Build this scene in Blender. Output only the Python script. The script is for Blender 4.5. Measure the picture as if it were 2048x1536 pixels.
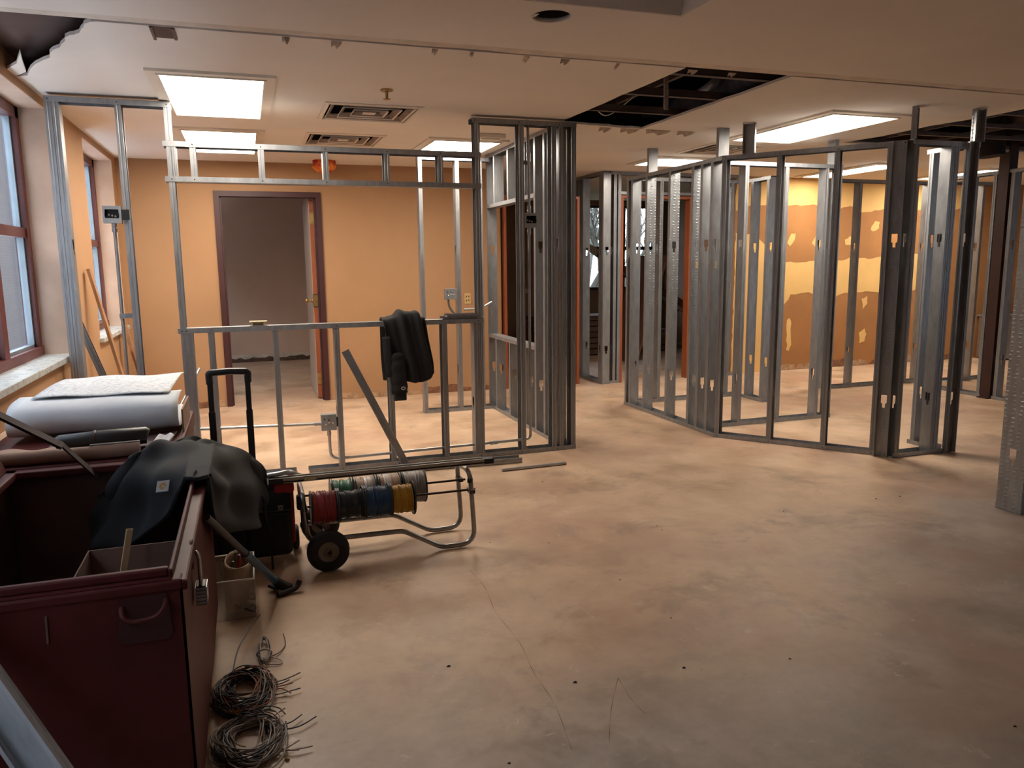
import bpy, bmesh, math, random
from mathutils import Vector, Matrix
import numpy as np
random.seed(7)
for o in list(bpy.data.objects): bpy.data.objects.remove(o)
SC = bpy.context.scene
COL = SC.collection
# ------------------------------------------------------------------ camera
YAW, PIT, ROL, FPX, CH = 0.327775, -0.155824, -0.0110886, 1538.9, 1.42
cf = np.array([math.sin(YAW)*math.cos(PIT), math.cos(YAW)*math.cos(PIT), math.sin(PIT)])
cr = np.array([math.cos(YAW), -math.sin(YAW), 0.0]); cu = np.cross(cr, cf)
cr, cu = cr*math.cos(ROL)+cu*math.sin(ROL), -cr*math.sin(ROL)+cu*math.cos(ROL)
cam = bpy.data.cameras.new('camera'); camo = bpy.data.objects.new('camera', cam); COL.objects.link(camo)
cam.sensor_width = 36.0; cam.lens = 36.0*FPX/2048.0; cam.clip_start = 0.05; cam.clip_end = 200
M = Matrix(((cr[0], cu[0], -cf[0], 0), (cr[1], cu[1], -cf[1], 0), (cr[2], cu[2], -cf[2], CH), (0, 0, 0, 1)))
camo.matrix_world = M
SC.camera = camo
def ray(x, y): return cf + cr*(x-1024)/FPX - cu*(y-768)/FPX
def aY(x, y, Y): d = ray(x, y); t = Y/d[1]; return Vector((d[0]*t, Y, CH+d[2]*t))
def aX(x, y, X): d = ray(x, y); t = X/d[0]; return Vector((X, d[1]*t, CH+d[2]*t))
def aZ(x, y, z=0.0): d = ray(x, y); t = (z-CH)/d[2]; return Vector((d[0]*t, d[1]*t, z))
# ------------------------------------------------------------------ world, exposure
W = bpy.data.worlds.new('world'); SC.world = W; W.use_nodes = True
bg = W.node_tree.nodes['Background']; bg.inputs[0].default_value = (0.84, 0.93, 1.0, 1); bg.inputs[1].default_value = 4.0
VS = SC.view_settings; VS.view_transform = 'Standard'; VS.look = 'None'; VS.gamma = 1; VS.use_curve_mapping = False
VS.exposure = 1.0
LIGHT_STRENGTH = 14.0
LIGHT_COL = (1.0, 0.88, 0.74, 1)
CZ = 2.44
# ------------------------------------------------------------------ materials
MATS = {}
def nodes(name):
    m = bpy.data.materials.new(name); m.use_nodes = True
    nt = m.node_tree; b = nt.nodes['Principled BSDF']
    return m, nt, b
def texco(nt, scale=1.0, kind='Object', stretch=(1, 1, 1)):
    tc = nt.nodes.new('ShaderNodeTexCoord'); mp = nt.nodes.new('ShaderNodeMapping')
    mp.inputs['Scale'].default_value = (scale*stretch[0], scale*stretch[1], scale*stretch[2])
    nt.links.new(tc.outputs[kind], mp.inputs[0]); return mp.outputs[0]
def noise(nt, vec, scale, detail=4, rough=.6, dist=0.0):
    n = nt.nodes.new('ShaderNodeTexNoise'); n.inputs['Scale'].default_value = scale
    n.inputs['Detail'].default_value = detail; n.inputs['Roughness'].default_value = rough; n.inputs['Distortion'].default_value = dist
    nt.links.new(vec, n.inputs['Vector']); return n.outputs['Fac']
def ramp(nt, fac, stops):
    r = nt.nodes.new('ShaderNodeValToRGB'); e = r.color_ramp.elements
    while len(e) < len(stops): e.new(0.5)
    for i, (p, c) in enumerate(stops): e[i].position = p; e[i].color = (c[0], c[1], c[2], 1)
    nt.links.new(fac, r.inputs[0]); return r.outputs[0]
def mixc(nt, fac, a, b):
    m = nt.nodes.new('ShaderNodeMix'); m.data_type = 'RGBA'
    for sock, v in ((0, fac), (6, a), (7, b)):
        if hasattr(v, 'is_linked') or hasattr(v, 'links'): nt.links.new(v, m.inputs[sock])
        elif sock == 0: m.inputs[0].default_value = v
        else: m.inputs[sock].default_value = (v[0], v[1], v[2], 1)
    return m.outputs[2]
def bump(nt, b, h, strength=.2, dist=.01):
    n = nt.nodes.new('ShaderNodeBump'); n.inputs['Strength'].default_value = strength; n.inputs['Distance'].default_value = dist
    nt.links.new(h, n.inputs['Height']); nt.links.new(n.outputs[0], b.inputs['Normal'])
def mat(name, col, rough=.6, metal=0.0, var=.12, nscale=6.0, bmp=0.0, bscale=60.0, spec=None, stretch=(1, 1, 1)):
    if name in MATS: return MATS[name]
    m, nt, b = nodes(name)
    v = texco(nt, 1.0, 'Object', stretch)
    f = noise(nt, v, nscale)
    c0 = [max(0, c*(1-var)) for c in col]; c1 = [min(1, c*(1+var)) for c in col]
    nt.links.new(ramp(nt, f, [(.3, c0), (.7, c1)]), b.inputs['Base Color'])
    b.inputs['Roughness'].default_value = rough; b.inputs['Metallic'].default_value = metal
    if spec is not None: b.inputs['Specular IOR Level'].default_value = spec
    if bmp: bump(nt, b, noise(nt, v, bscale), bmp, .004)
    MATS[name] = m; return m
def emit(name, col, s):
    m, nt, b = nodes(name)
    b.inputs['Base Color'].default_value = (.8, .8, .8, 1)
    b.inputs['Emission Color'].default_value = col; b.inputs['Emission Strength'].default_value = s
    MATS[name] = m; return m
def galv_mat(name, col, rough, dimple=False):
    m, nt, b = nodes(name)
    v = texco(nt, 1.0, 'Object', (1, 1, .25))
    f = noise(nt, v, 22, 5, .65)
    nt.links.new(ramp(nt, f, [(.25, [c*.72 for c in col]), (.75, [min(1, c*1.2) for c in col])]), b.inputs['Base Color'])
    b.inputs['Metallic'].default_value = .55
    nt.links.new(ramp(nt, noise(nt, v, 9), [(.3, (rough-.08,)*3), (.7, (rough+.12,)*3)]), b.inputs['Roughness'])
    if dimple:
        vo = nt.nodes.new('ShaderNodeTexVoronoi'); vo.inputs['Scale'].default_value = 1.0; vo.inputs['Randomness'].default_value = .25
        vv = texco(nt, 1.0, 'Object', (22, 22, 40)); nt.links.new(vv, vo.inputs['Vector'])
        r = ramp(nt, vo.outputs['Distance'], [(.05, (1, 1, 1)), (.30, (0, 0, 0))]); bump(nt, b, r, .5, .004)
    MATS[name] = m; return m
GALV = galv_mat('galvanized_steel', (.30, .31, .325), .38)
GALVD = galv_mat('dimpled_galvanized_steel', (.30, .315, .33), .38, True)
ORANGE = mat('orange_wall_paint', (.395, .222, .11), .75, var=.07, nscale=1.3, bmp=.08, bscale=180)
CEIL = mat('ceiling_paint', (.78, .72, .655), .85, var=.05, nscale=1.2, bmp=.06, bscale=120)
REVEAL = mat('beige_reveal_plaster', (.60, .44, .34), .8, var=.13, nscale=3.5, bmp=.1, bscale=40)
MAROON = mat('maroon_painted_metal', (.045, .010, .011), .5, var=.15, nscale=5)
MAROONW = mat('maroon_window_frame', (.11, .025, .022), .45, var=.2, nscale=5)
STONE = None
BLACK = mat('black_plastic', (.012, .012, .013), .45, var=.2)
RUBBER = mat('black_rubber', (.012, .012, .013), .7, var=.3, bmp=.3, bscale=60)
CHROME = mat('worn_steel_tube', (.30, .30, .30), .33, .9, var=.25, nscale=14)
ZINC = mat('zinc_conduit', (.50, .51, .52), .35, .9, var=.15, nscale=10)
DKSTEEL = mat('dark_rod_steel', (.05, .035, .03), .5, .6, var=.3)
WHITE = mat('white_plastic', (.70, .66, .58), .5, var=.05)
TRIMW = mat('white_enamel_trim', (.74, .66, .56), .45, var=.05)
WOOD = mat('raw_lumber', (.32, .17, .085), .7, var=.25, nscale=4, stretch=(8, 8, .6), bmp=.1)
ORWOOD = mat('orange_stained_wood', (.30, .08, .028), .5, var=.2, nscale=4, stretch=(8, 8, .6))
BRASS = mat('worn_brass', (.45, .30, .12), .35, .9, var=.25, nscale=30)
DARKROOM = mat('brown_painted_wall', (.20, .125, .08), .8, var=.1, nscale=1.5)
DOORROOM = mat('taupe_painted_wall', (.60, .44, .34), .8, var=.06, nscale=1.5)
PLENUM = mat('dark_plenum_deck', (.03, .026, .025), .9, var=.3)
PLSTEEL = mat('dusty_plenum_steel', (.13, .10, .09), .6, .3, var=.3)
BOXRED = mat('red_job_box_enamel', (.088, .019, .019), .5, var=.22, nscale=4, bmp=.06, bscale=25, spec=.2)
BOXIN = mat('dark_job_box_lining', (.075, .036, .026), .7, var=.25)
PAPERB = mat('kraft_brown_paper', (.33, .21, .15), .8, var=.15, nscale=5)
CLOTH = mat('black_canvas_cloth', (.011, .013, .016), .85, var=.2, nscale=8, bmp=.25, bscale=400)
CLOTH2 = mat('black_fleece_cloth', (.006, .006, .007), .9, var=.2, nscale=8, bmp=.25, bscale=300)
def floor_mat():
    m, nt, b = nodes('tan_stained_concrete'); v = texco(nt)
    big = noise(nt, v, .55, 3, .5, .4); mid = noise(nt, v, 2.6, 6, .65, .2); fine = noise(nt, v, 38, 5, .7)
    tan = ramp(nt, mid, [(.36, (.40, .265, .165)), (.5, (.52, .36, .235)), (.64, (.60, .43, .295))])
    grey = ramp(nt, mid, [(.36, (.29, .235, .20)), (.64, (.45, .38, .325))])
    # greyer zone toward the near side, right of the cart
    sx = nt.nodes.new('ShaderNodeSeparateXYZ'); nt.links.new(v, sx.inputs[0])
    def mth(op, a, bb=None):
        n = nt.nodes.new('ShaderNodeMath'); n.operation = op
        for i, q in enumerate((a, bb)):
            if q is None: continue
            if isinstance(q, (int, float)): n.inputs[i].default_value = q
            else: nt.links.new(q, n.inputs[i])
        return n.outputs[0]
    d = mth('SUBTRACT', mth('MULTIPLY', sx.outputs[0], .35), sx.outputs[1])
    d = mth('ADD', mth('ADD', d, 2.35), mth('MULTIPLY', mth('SUBTRACT', big, .5), 3.2))
    g = ramp(nt, d, [(.0, (0, 0, 0)), (.9, (1, 1, 1))])
    c = mixc(nt, g, tan, grey)
    red = ramp(nt, noise(nt, v, .9, 4, .6, .3), [(.50, (0, 0, 0)), (.64, (.55, .55, .55))])
    c = mixc(nt, red, c, (.40, .235, .165))
    dark = ramp(nt, noise(nt, v, 1.7, 5, .7, .4), [(.55, (0, 0, 0)), (.70, (.55, .55, .55))])
    c = mixc(nt, dark, c, (.17, .13, .10))
    pale = ramp(nt, noise(nt, v, 7, 6, .75, .5), [(.62, (0, 0, 0)), (.70, (.55, .55, .55))])
    c = mixc(nt, pale, c, (.62, .55, .46))
    spk = ramp(nt, noise(nt, v, 55, 2, .5), [(.70, (0, 0, 0)), (.76, (.75, .75, .75))])
    spm = ramp(nt, noise(nt, v, 2.2, 3), [(.55, (0, 0, 0)), (.68, (1, 1, 1))])
    c = mixc(nt, mth('MULTIPLY', spk, spm), c, (.09, .075, .065))
    wv = nt.nodes.new('ShaderNodeTexWave'); wv.wave_type = 'RINGS'; wv.inputs['Scale'].default_value = 6; wv.inputs['Distortion'].default_value = 2.5; wv.inputs['Detail'].default_value = 2
    nt.links.new(v, wv.inputs['Vector'])
    sc = ramp(nt, noise(nt, texco(nt, 1, 'Object', (3, 60, 1)), 1.0, 3, .6, .3), [(.66, (0, 0, 0)), (.72, (.12, .12, .12))])
    c = mixc(nt, sc, c, (.24, .16, .10))
    nt.links.new(c, b.inputs['Base Color'])
    nt.links.new(ramp(nt, mid, [(.3, (.42,)*3), (.7, (.62,)*3)]), b.inputs['Roughness'])
    h = mth('ADD', mth('MULTIPLY', fine, .5), mth('MULTIPLY', wv.outputs[0], .08)); bump(nt, b, h, .18, .004)
    MATS['floor'] = m; return m
FLOOR = floor_mat()
def stone_mat():
    m, nt, b = nodes('grey_marble_sill'); v = texco(nt)
    nt.links.new(ramp(nt, noise(nt, v, 16, 6, .7, 1.2), [(.32, (.20, .22, .21)), (.5, (.50, .53, .52)), (.7, (.62, .64, .63))]), b.inputs['Base Color'])
    b.inputs['Roughness'].default_value = .35; MATS['stone'] = m; return m
STONE = stone_mat()
def glass_mat():
    m, nt, b = nodes('window_glass'); nt.nodes.remove(b)
    out = nt.nodes['Material Output']; tr = nt.nodes.new('ShaderNodeBsdfTransparent'); gl = nt.nodes.new('ShaderNodeBsdfGlossy')
    tr.inputs[0].default_value = (.82, .84, .88, 1); gl.inputs['Roughness'].default_value = .03
    lw = nt.nodes.new('ShaderNodeLayerWeight'); lw.inputs[0].default_value = .5; pw = nt.nodes.new('ShaderNodeMath'); pw.operation = 'POWER'; pw.inputs[1].default_value = 4.0; nt.links.new(lw.outputs['Facing'], pw.inputs[0]); fr = nt.nodes.new('ShaderNodeMath'); fr.operation = 'MULTIPLY'; fr.inputs[1].default_value = .45; nt.links.new(pw.outputs[0], fr.inputs[0])
    mx = nt.nodes.new('ShaderNodeMixShader'); nt.links.new(fr.outputs[0], mx.inputs[0]); nt.links.new(tr.outputs[0], mx.inputs[1]); nt.links.new(gl.outputs[0], mx.inputs[2])
    nt.links.new(mx.outputs[0], out.inputs[0]); return m
GLASS = glass_mat()
def clear_plastic():
    m, nt, b = nodes('translucent_bin_plastic'); nt.nodes.remove(b)
    out = nt.nodes['Material Output']; tr = nt.nodes.new('ShaderNodeBsdfTransparent'); pb = nt.nodes.new('ShaderNodeBsdfPrincipled')
    tr.inputs[0].default_value = (.92, .90, .88, 1); pb.inputs['Base Color'].default_value = (.60, .55, .48, 1); pb.inputs['Roughness'].default_value = .35
    mx = nt.nodes.new('ShaderNodeMixShader'); mx.inputs[0].default_value = .34
    nt.links.new(tr.outputs[0], mx.inputs[1]); nt.links.new(pb.outputs[0], mx.inputs[2]); nt.links.new(mx.outputs[0], out.inputs[0]); return m
BINP = clear_plastic()
def brick_mat():
    m, nt, b = nodes('pale_brick_facade'); v = texco(nt, 1, 'Object')
    sp = nt.nodes.new('ShaderNodeSeparateXYZ'); cb = nt.nodes.new('ShaderNodeCombineXYZ'); nt.links.new(v, sp.inputs[0])
    nt.links.new(sp.outputs[1], cb.inputs[0]); nt.links.new(sp.outputs[2], cb.inputs[1])
    br = nt.nodes.new('ShaderNodeTexBrick'); br.inputs['Scale'].default_value = 4.0
    br.inputs[1].default_value = (.085, .072, .074, 1); br.inputs[2].default_value = (.07, .062, .066, 1); br.inputs[3].default_value = (.12, .108, .11, 1)
    nt.links.new(cb.outputs[0], br.inputs[0]); nt.links.new(br.outputs[0], b.inputs['Base Color']); b.inputs['Roughness'].default_value = .9
    return m
BRICKF = brick_mat()
def plan_mat():
    m, nt, b = nodes('blue_white_plan_paper'); v = texco(nt)
    base = ramp(nt, noise(nt, v, 4), [(.3, (.62, .65, .68)), (.7, (.72, .75, .78))])
    vs = texco(nt, 1, 'Object', (22, 60, 10)); ink = ramp(nt, noise(nt, vs, 2.2, 4, .8), [(.54, (0, 0, 0)), (.57, (.8, .8, .8))])
    nt.links.new(mixc(nt, ink, base, (.17, .19, .22)), b.inputs['Base Color']); b.inputs['Roughness'].default_value = .7
    return m
PLAN = plan_mat()
PLANB = mat('blank_plan_paper_back', (.62, .66, .70), .75, var=.05)
def wire_mat(name, col): return mat(name, col, .45, var=.2, nscale=30)
# ------------------------------------------------------------------ mesh helpers
class MB:
    def __init__(s): s.v = []; s.f = []; s.sm = []
    def add(s, vs, fs, smooth=False):
        o = len(s.v); s.v += [tuple(v) for v in vs]; s.f += [tuple(i+o for i in f) for f in fs]; s.sm += [smooth]*len(fs); return s
    def box(s, x0, x1, y0, y1, z0, z1, bev=0.0):
        if bev > 0: return s.rbox(x0, x1, y0, y1, z0, z1, bev)
        vs = [(x, y, z) for z in (z0, z1) for y in (y0, y1) for x in (x0, x1)]
        return s.add(vs, [(0, 2, 3, 1), (4, 5, 7, 6), (0, 1, 5, 4), (2, 6, 7, 3), (0, 4, 6, 2), (1, 3, 7, 5)])
    def rbox(s, x0, x1, y0, y1, z0, z1, r, seg=2):
        bm = bmesh.new(); bmesh.ops.create_cube(bm, size=1.0)
        for v in bm.verts: v.co = Vector(((x0+x1)/2+v.co.x*(x1-x0), (y0+y1)/2+v.co.y*(y1-y0), (z0+z1)/2+v.co.z*(z1-z0)))
        bmesh.ops.bevel(bm, geom=list(bm.edges), offset=r, segments=seg, affect='EDGES', profile=.5)
        bm.verts.index_update(); s.add([v.co[:] for v in bm.verts], [[q.index for q in f.verts] for f in bm.faces]); bm.free(); return s
    def tube(s, pts, r, n=8, closed=False, cap=True):
        P = [Vector(p) for p in pts]; N = len(P); rs = r if isinstance(r, (list, tuple)) else [r]*N
        up = None; vs = []
        for i in range(N):
            if closed: t = P[(i+1) % N]-P[i-1]
            else: t = P[min(i+1, N-1)]-P[max(i-1, 0)]
            t = t.normalized() if t.length > 1e-9 else Vector((0, 0, 1))
            if up is None: up = Vector((0, 0, 1)) if abs(t.z) < .9 else Vector((1, 0, 0))
            a = up - t*up.dot(t)
            if a.length < 1e-6: a = t.orthogonal()
            a.normalize(); up = a; b = t.cross(a)
            for k in range(n):
                q = 2*math.pi*k/n; vs.append(P[i]+(a*math.cos(q)+b*math.sin(q))*rs[i])
        fs = []
        for i in range(N if closed else N-1):
            j = (i+1) % N
            for k in range(n):
                fs.append((i*n+k, i*n+(k+1) % n, j*n+(k+1) % n, j*n+k))
        s.add(vs, fs, True)
        if cap and not closed:
            s.add(vs[:n], [tuple(range(n))[::-1]]); s.add(vs[-n:], [tuple(range(n))])
        return s
    def lathe(s, prof, p, axis=(0, 0, 1), n=24, smooth=True):
        ax = Vector(axis).normalized(); a = ax.orthogonal().normalized(); b = ax.cross(a); p = Vector(p); vs = []
        for (r, h) in prof:
            for k in range(n):
                q = 2*math.pi*k/n; vs.append(p+ax*h+(a*math.cos(q)+b*math.sin(q))*max(r, 1e-4))
        fs = [(i*n+k, i*n+(k+1) % n, (i+1)*n+(k+1) % n, (i+1)*n+k) for i in range(len(prof)-1) for k in range(n)]
        return s.add(vs, fs, smooth)
    def beam(s, p, q, w, h, up=(0, 0, 1)):
        p, q = Vector(p), Vector(q); t = (q-p).normalized(); u = Vector(up); u = (u-t*u.dot(t)).normalized(); a = t.cross(u)
        vs = [c+a*x*w/2+u*y*h/2 for c in (p, q) for x, y in ((-1, -1), (1, -1), (1, 1), (-1, 1))]
        return s.add(vs, [(0, 1, 2, 3), (7, 6, 5, 4), (0, 4, 5, 1), (1, 5, 6, 2), (2, 6, 7, 3), (3, 7, 4, 0)])
    def poly(s, outer, holes, frame, t):
        """flat slab: outer/holes are 2D loops; frame(u,v,w)->xyz; thickness t along w"""
        bm = bmesh.new(); es = []
        for L in [outer]+list(holes):
            vv = [bm.verts.new((p[0], p[1], 0)) for p in L]
            es += [bm.edges.new((vv[i], vv[(i+1) % len(vv)])) for i in range(len(vv))]
        bmesh.ops.triangle_fill(bm, edges=es, use_beauty=True, use_dissolve=False)
        bm.verts.index_update(); V = [v.co[:] for v in bm.verts]; F = [[q.index for q in f.verts] for f in bm.faces]
        n = len(V); vs = [frame(v[0], v[1], 0) for v in V]+[frame(v[0], v[1], t) for v in V]
        fs = [tuple(f) for f in F]+[tuple(i+n for i in f[::-1]) for f in F]
        for e in bm.edges:
            if len(e.link_faces) == 1: a, b = e.verts[0].index, e.verts[1].index; fs.append((a, b, b+n, a+n))
        bm.free(); return s.add(vs, fs)
    def mesh(s, name, recalc=True):
        me = bpy.data.meshes.new(name); me.from_pydata(s.v, [], s.f)
        for p, q in zip(me.polygons, s.sm): p.use_smooth = q
        if recalc:
            bm = bmesh.new(); bm.from_mesh(me); bmesh.ops.recalc_face_normals(bm, faces=bm.faces); bm.to_mesh(me); bm.free()
        me.update(); return me
    def build(s, name, m, parent=None, origin=True):
        me = s.mesh(name)
        o = bpy.data.objects.new(name, me); COL.objects.link(o); me.materials.append(m)
        if parent is not None:
            o.parent = parent; o.matrix_parent_inverse = parent_matrix(parent).inverted()
        return o
def parent_matrix(p):
    m = Matrix.Translation(p.location) @ p.rotation_euler.to_matrix().to_4x4()
    if p.parent is not None: m = parent_matrix(p.parent) @ p.matrix_parent_inverse @ m
    return m
def tag(o, label, cat, group=None):
    o['label'] = label; o['category'] = cat
    if group: o['group'] = group
    return o
def struct(o): o['kind'] = 'structure'; return o
def thing(name, label, cat, loc=(0, 0, 0), rz=0, group=None):
    o = bpy.data.objects.new(name, None); COL.objects.link(o); o.location = loc; o.rotation_euler = (0, 0, rz); o.empty_display_size = .05
    return tag(o, label, cat, group)
def rpath(pts, r=.05, n=5, closed=False):
    P = [Vector(p) for p in pts]; N = len(P); out = []; rr = r if isinstance(r, (list, tuple)) else [r]*N
    for i in range(N):
        if not closed and i in (0, N-1): out.append(P[i]); continue
        a, b, c = P[i-1], P[i], P[(i+1) % N]
        d1 = (a-b); d2 = (c-b); q = min(rr[i], d1.length*.49, d2.length*.49)
        p0 = b+d1.normalized()*q; p2 = b+d2.normalized()*q
        for k in range(n+1):
            t = k/n; out.append(p0*(1-t)**2+b*2*t*(1-t)+p2*t*t)
    return out
def catmull(pts, n=6):
    P = [Vector(p) for p in pts]; P = [P[0]]+P+[P[-1]]; out = []
    for i in range(1, len(P)-2):
        for k in range(n):
            t = k/n; a, b, c, d = P[i-1], P[i], P[i+1], P[i+2]
            out.append(.5*((2*b)+(c-a)*t+(2*a-5*b+4*c-d)*t*t+(-a+3*b-3*c+d)*t**3))
    out.append(P[-2]); return out
def circle(cx, cy, r, n=28): return [(cx+r*math.cos(2*math.pi*k/n), cy+r*math.sin(2*math.pi*k/n)) for k in range(n)]
def rect(x0, x1, y0, y1): return [(x0, y0), (x1, y0), (x1, y1), (x0, y1)]
def wob(a, b, n, amp, rng):
    """ragged line of points from a to b"""
    a, b = Vector(a), Vector(b); d = (b-a); nrm = Vector((-d.y, d.x)).normalized()
    return [tuple(a+d*(i/n)+nrm*rng.uniform(-amp, amp)) for i in range(n)]
# ================================================================== SETTING
XL = -1.108; YB = 8.28; XR = 13.0; YN = -3.0; YE = 13.0
fl = struct(MB().box(-1.45, XR, YN, YE, -.12, 0).build('floor', FLOOR))
# ---- ceiling: far part (beyond the removed partition line) and near part
rng = random.Random(3)
lights = [(-.39, .17, 4.62, 5.80), (-.41, .15, 6.40, 7.58), (1.52, 2.11, 6.39, 7.20), (3.94, 4.54, 4.56, 5.78), (3.91, 4.49, 6.92, 7.48), (6.50, 6.90, 6.82, 8.04), (8.16, 8.70, 6.88, 7.9)]
diffs = [(.55, 1.16, 5.19, 5.75), (.52, 1.12, 6.37, 6.96), (3.94, 4.49, 6.03, 6.64)]
YBRK = 3.79
tear = [(-1.108, 4.97), (-1.045, 4.93), (-.985, 4.74), (-.905, 4.58), (-.846, 4.49), (-.80, 4.33), (-.745, 4.22), (-.703, 4.09), (-.655, 4.03), (-.61, 3.93), (-.585, 3.85), (-.53, YBRK+.01)]
tf = []
for i in range(len(tear)-1):
    a, b = Vector(tear[i]), Vector(tear[i+1]); tf.append(tuple(a)); tf.append(tuple((a+b)/2+Vector((rng.uniform(-.012, .012), rng.uniform(-.02, .02)))))
tf.append(tear[-1])
hole_edge = [(2.975, YBRK)] + wob((2.975, 3.9), (2.985, 5.52), 12, .008, rng) + [(2.985, 5.555)] + wob((2.98, 5.56), (2.25, 5.47), 14, .014, rng) + [(2.245, 5.45)] + wob((2.246, 5.4), (2.285, 3.85), 12, .006, rng) + [(2.288, YBRK)]
# right edge of the far ceiling: removed bay between x 5.12 and the far ceiling
outer = tf[::-1][0:0] + [tuple(p) for p in tf[::-1]]           # from break line up the torn edge to the wall
outer = outer + [(-1.108, 8.30), (XR, 8.30), (XR, 5.85)] + [(5.06, 5.72), (5.13, 5.35), (5.11, 4.85), (5.19, 4.45), (5.19, YBRK)] + hole_edge
holes = [rect(x0+.02, x1-.02, y0+.02, y1-.02) for (x0, x1, y0, y1) in diffs]
up = lambda u, v, w: (u, v, CZ+w)
cmb = MB().poly(outer, holes, up, .016)
ceil_far = struct(cmb.build('ceiling', CEIL))
spike = MB().poly([(-1.108, 4.80), (-1.03, 4.66), (-.957, 4.42), (-.99, 4.60), (-1.03, 4.84), (-1.108, 4.96)], [], up, .014).build('torn_drywall_spike', CEIL, ceil_far)
MB().box(-1.0, XR, 8.30, YE, CZ, CZ+.016).build('ceiling_panel', CEIL, ceil_far)
# near ceiling
rh = aZ(1103, 33, CZ)
near_holes = [circle(rh.x, rh.y, .083), rect(-.3, 1.805, .2, 3.03)]
ragged = wob((XR, 3.655), (-1.108, 3.70), 60, .004, rng)+[(-1.108, 3.70)]
ceil_near = struct(MB().poly([(-1.108, YN), (XR, YN)]+ragged, near_holes, up, .016).build('ceiling', CEIL))
# scar strip where the old partition was pulled down
STRIP = mat('bare_drywall_strip', (.68, .60, .52), .9, var=.12, nscale=8, bmp=.15, bscale=40)
struct(MB().poly([(-1.108, 3.69)]+wob((-1.0, 3.692), (XR, 3.648), 50, .003, rng)+[(XR, 3.780)]+wob((XR-.2, 3.779), (-.6, 3.783), 90, .007, rng)+[(-.6, 3.78), (-1.108, 3.78)], [], lambda u, v, w: (u, v, CZ+.004+w), .013).build('trim_1', STRIP))
# raised coffer (vertical sides and lid) around the opening in the near ceiling
cof = struct(MB().box(-.295, 1.80, 3.022, 3.027, CZ+.0005, CZ+.30).box(1.797, 1.802, .205, 3.022, CZ+.0005, CZ+.30).box(-.297, -.292, .205, 3.022, CZ+.0005, CZ+.30).box(-.292, 1.797, .203, .208, CZ+.0005, CZ+.30).box(-.32, 1.825, .18, 3.05, CZ+.30, CZ+.32).build('ceiling', CEIL))
struct(MB().box(-1.108, -.45, 3.6, 5.2, CZ+.10, CZ+.12).box(-.45, -.43, 3.6, 5.2, CZ+.017, CZ+.12).build('ceiling', mat('bare_brown_board', (.10, .06, .05), .9)))
# plenum above the openings
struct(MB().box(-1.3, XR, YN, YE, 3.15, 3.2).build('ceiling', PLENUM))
REARW = [(11.9, .8, .9)]  # unseen rear window, added to bring cool daylight into the foreground
struct(MB().poly([(-1.4, 0), (XR, 0), (XR, 3.15), (-1.4, 3.15)], [rect(x-w_, x+w_, z0_, 2.3) for x, w_, z0_ in REARW], lambda u, v, w: (u, YN-w, v), .1).build('wall_rear', DOORROOM))
struct(MB().box(XR, XR+.1, YN, YE, 0, 3.15).build('wall_right', DOORROOM))
for i, (x, w_, z0_) in enumerate(REARW):
    r_ = struct(thing('window_%d' % (i+4), 'x', 'window', (x, YN-.05, z0_))); del r_['category']; r_['label'] = 'unseen window added at the far end of the rear wall for daylight'
    MB().box(x-w_, x-w_+.06, YN-.08, YN-.02, z0_, 2.3).box(x+w_-.06, x+w_, YN-.08, YN-.02, z0_, 2.3).box(x-w_, x+w_, YN-.08, YN-.02, z0_, z0_+.06).box(x-w_, x+w_, YN-.08, YN-.02, 2.24, 2.3).box(x-.03, x+.03, YN-.08, YN-.02, z0_, 2.3).build('window_frame', MAROONW, r_)
    MB().box(x-w_+.06, x+w_-.06, YN-.06, YN-.055, z0_+.06, 2.24).build('pane', GLASS, r_)
# ---- left wall with window holes
W1a, W1b, W2a, W2b, WS, WH = 2.95, 5.575, 6.70, 8.06, .875, 2.388
wl = struct(MB().poly([(YN, 0), (YE, 0), (YE, 3.15), (YN, 3.15)], [rect(W1a, W1b, WS, WH), rect(W2a, W2b, WS, WH), rect(8.9, 11.7, WS, WH), rect(.1, 2.0, WS, WH)], lambda u, v, w: (XL-w, u, v), .218).build('wall_left', ORANGE))
PB = mat('bare_plaster_band', (.52, .30, .12), .8, var=.1)
for (a, b) in ((W1a, W1b), (W2a, W2b)):
    r = MB(); r.box(XL-.2, XL+.001, b-.004, b+.002, WS, WH); r.box(XL-.2, XL+.001, a-.002, a+.004, WS, WH); r.box(XL-.2, XL+.001, a, b, WH-.004, WH+.002)
    r.build('window_reveal', REVEAL, wl)
GREYAL = mat('grey_blue_aluminium', (.30, .36, .40), .4, .6, var=.1)
ci = 0
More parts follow.
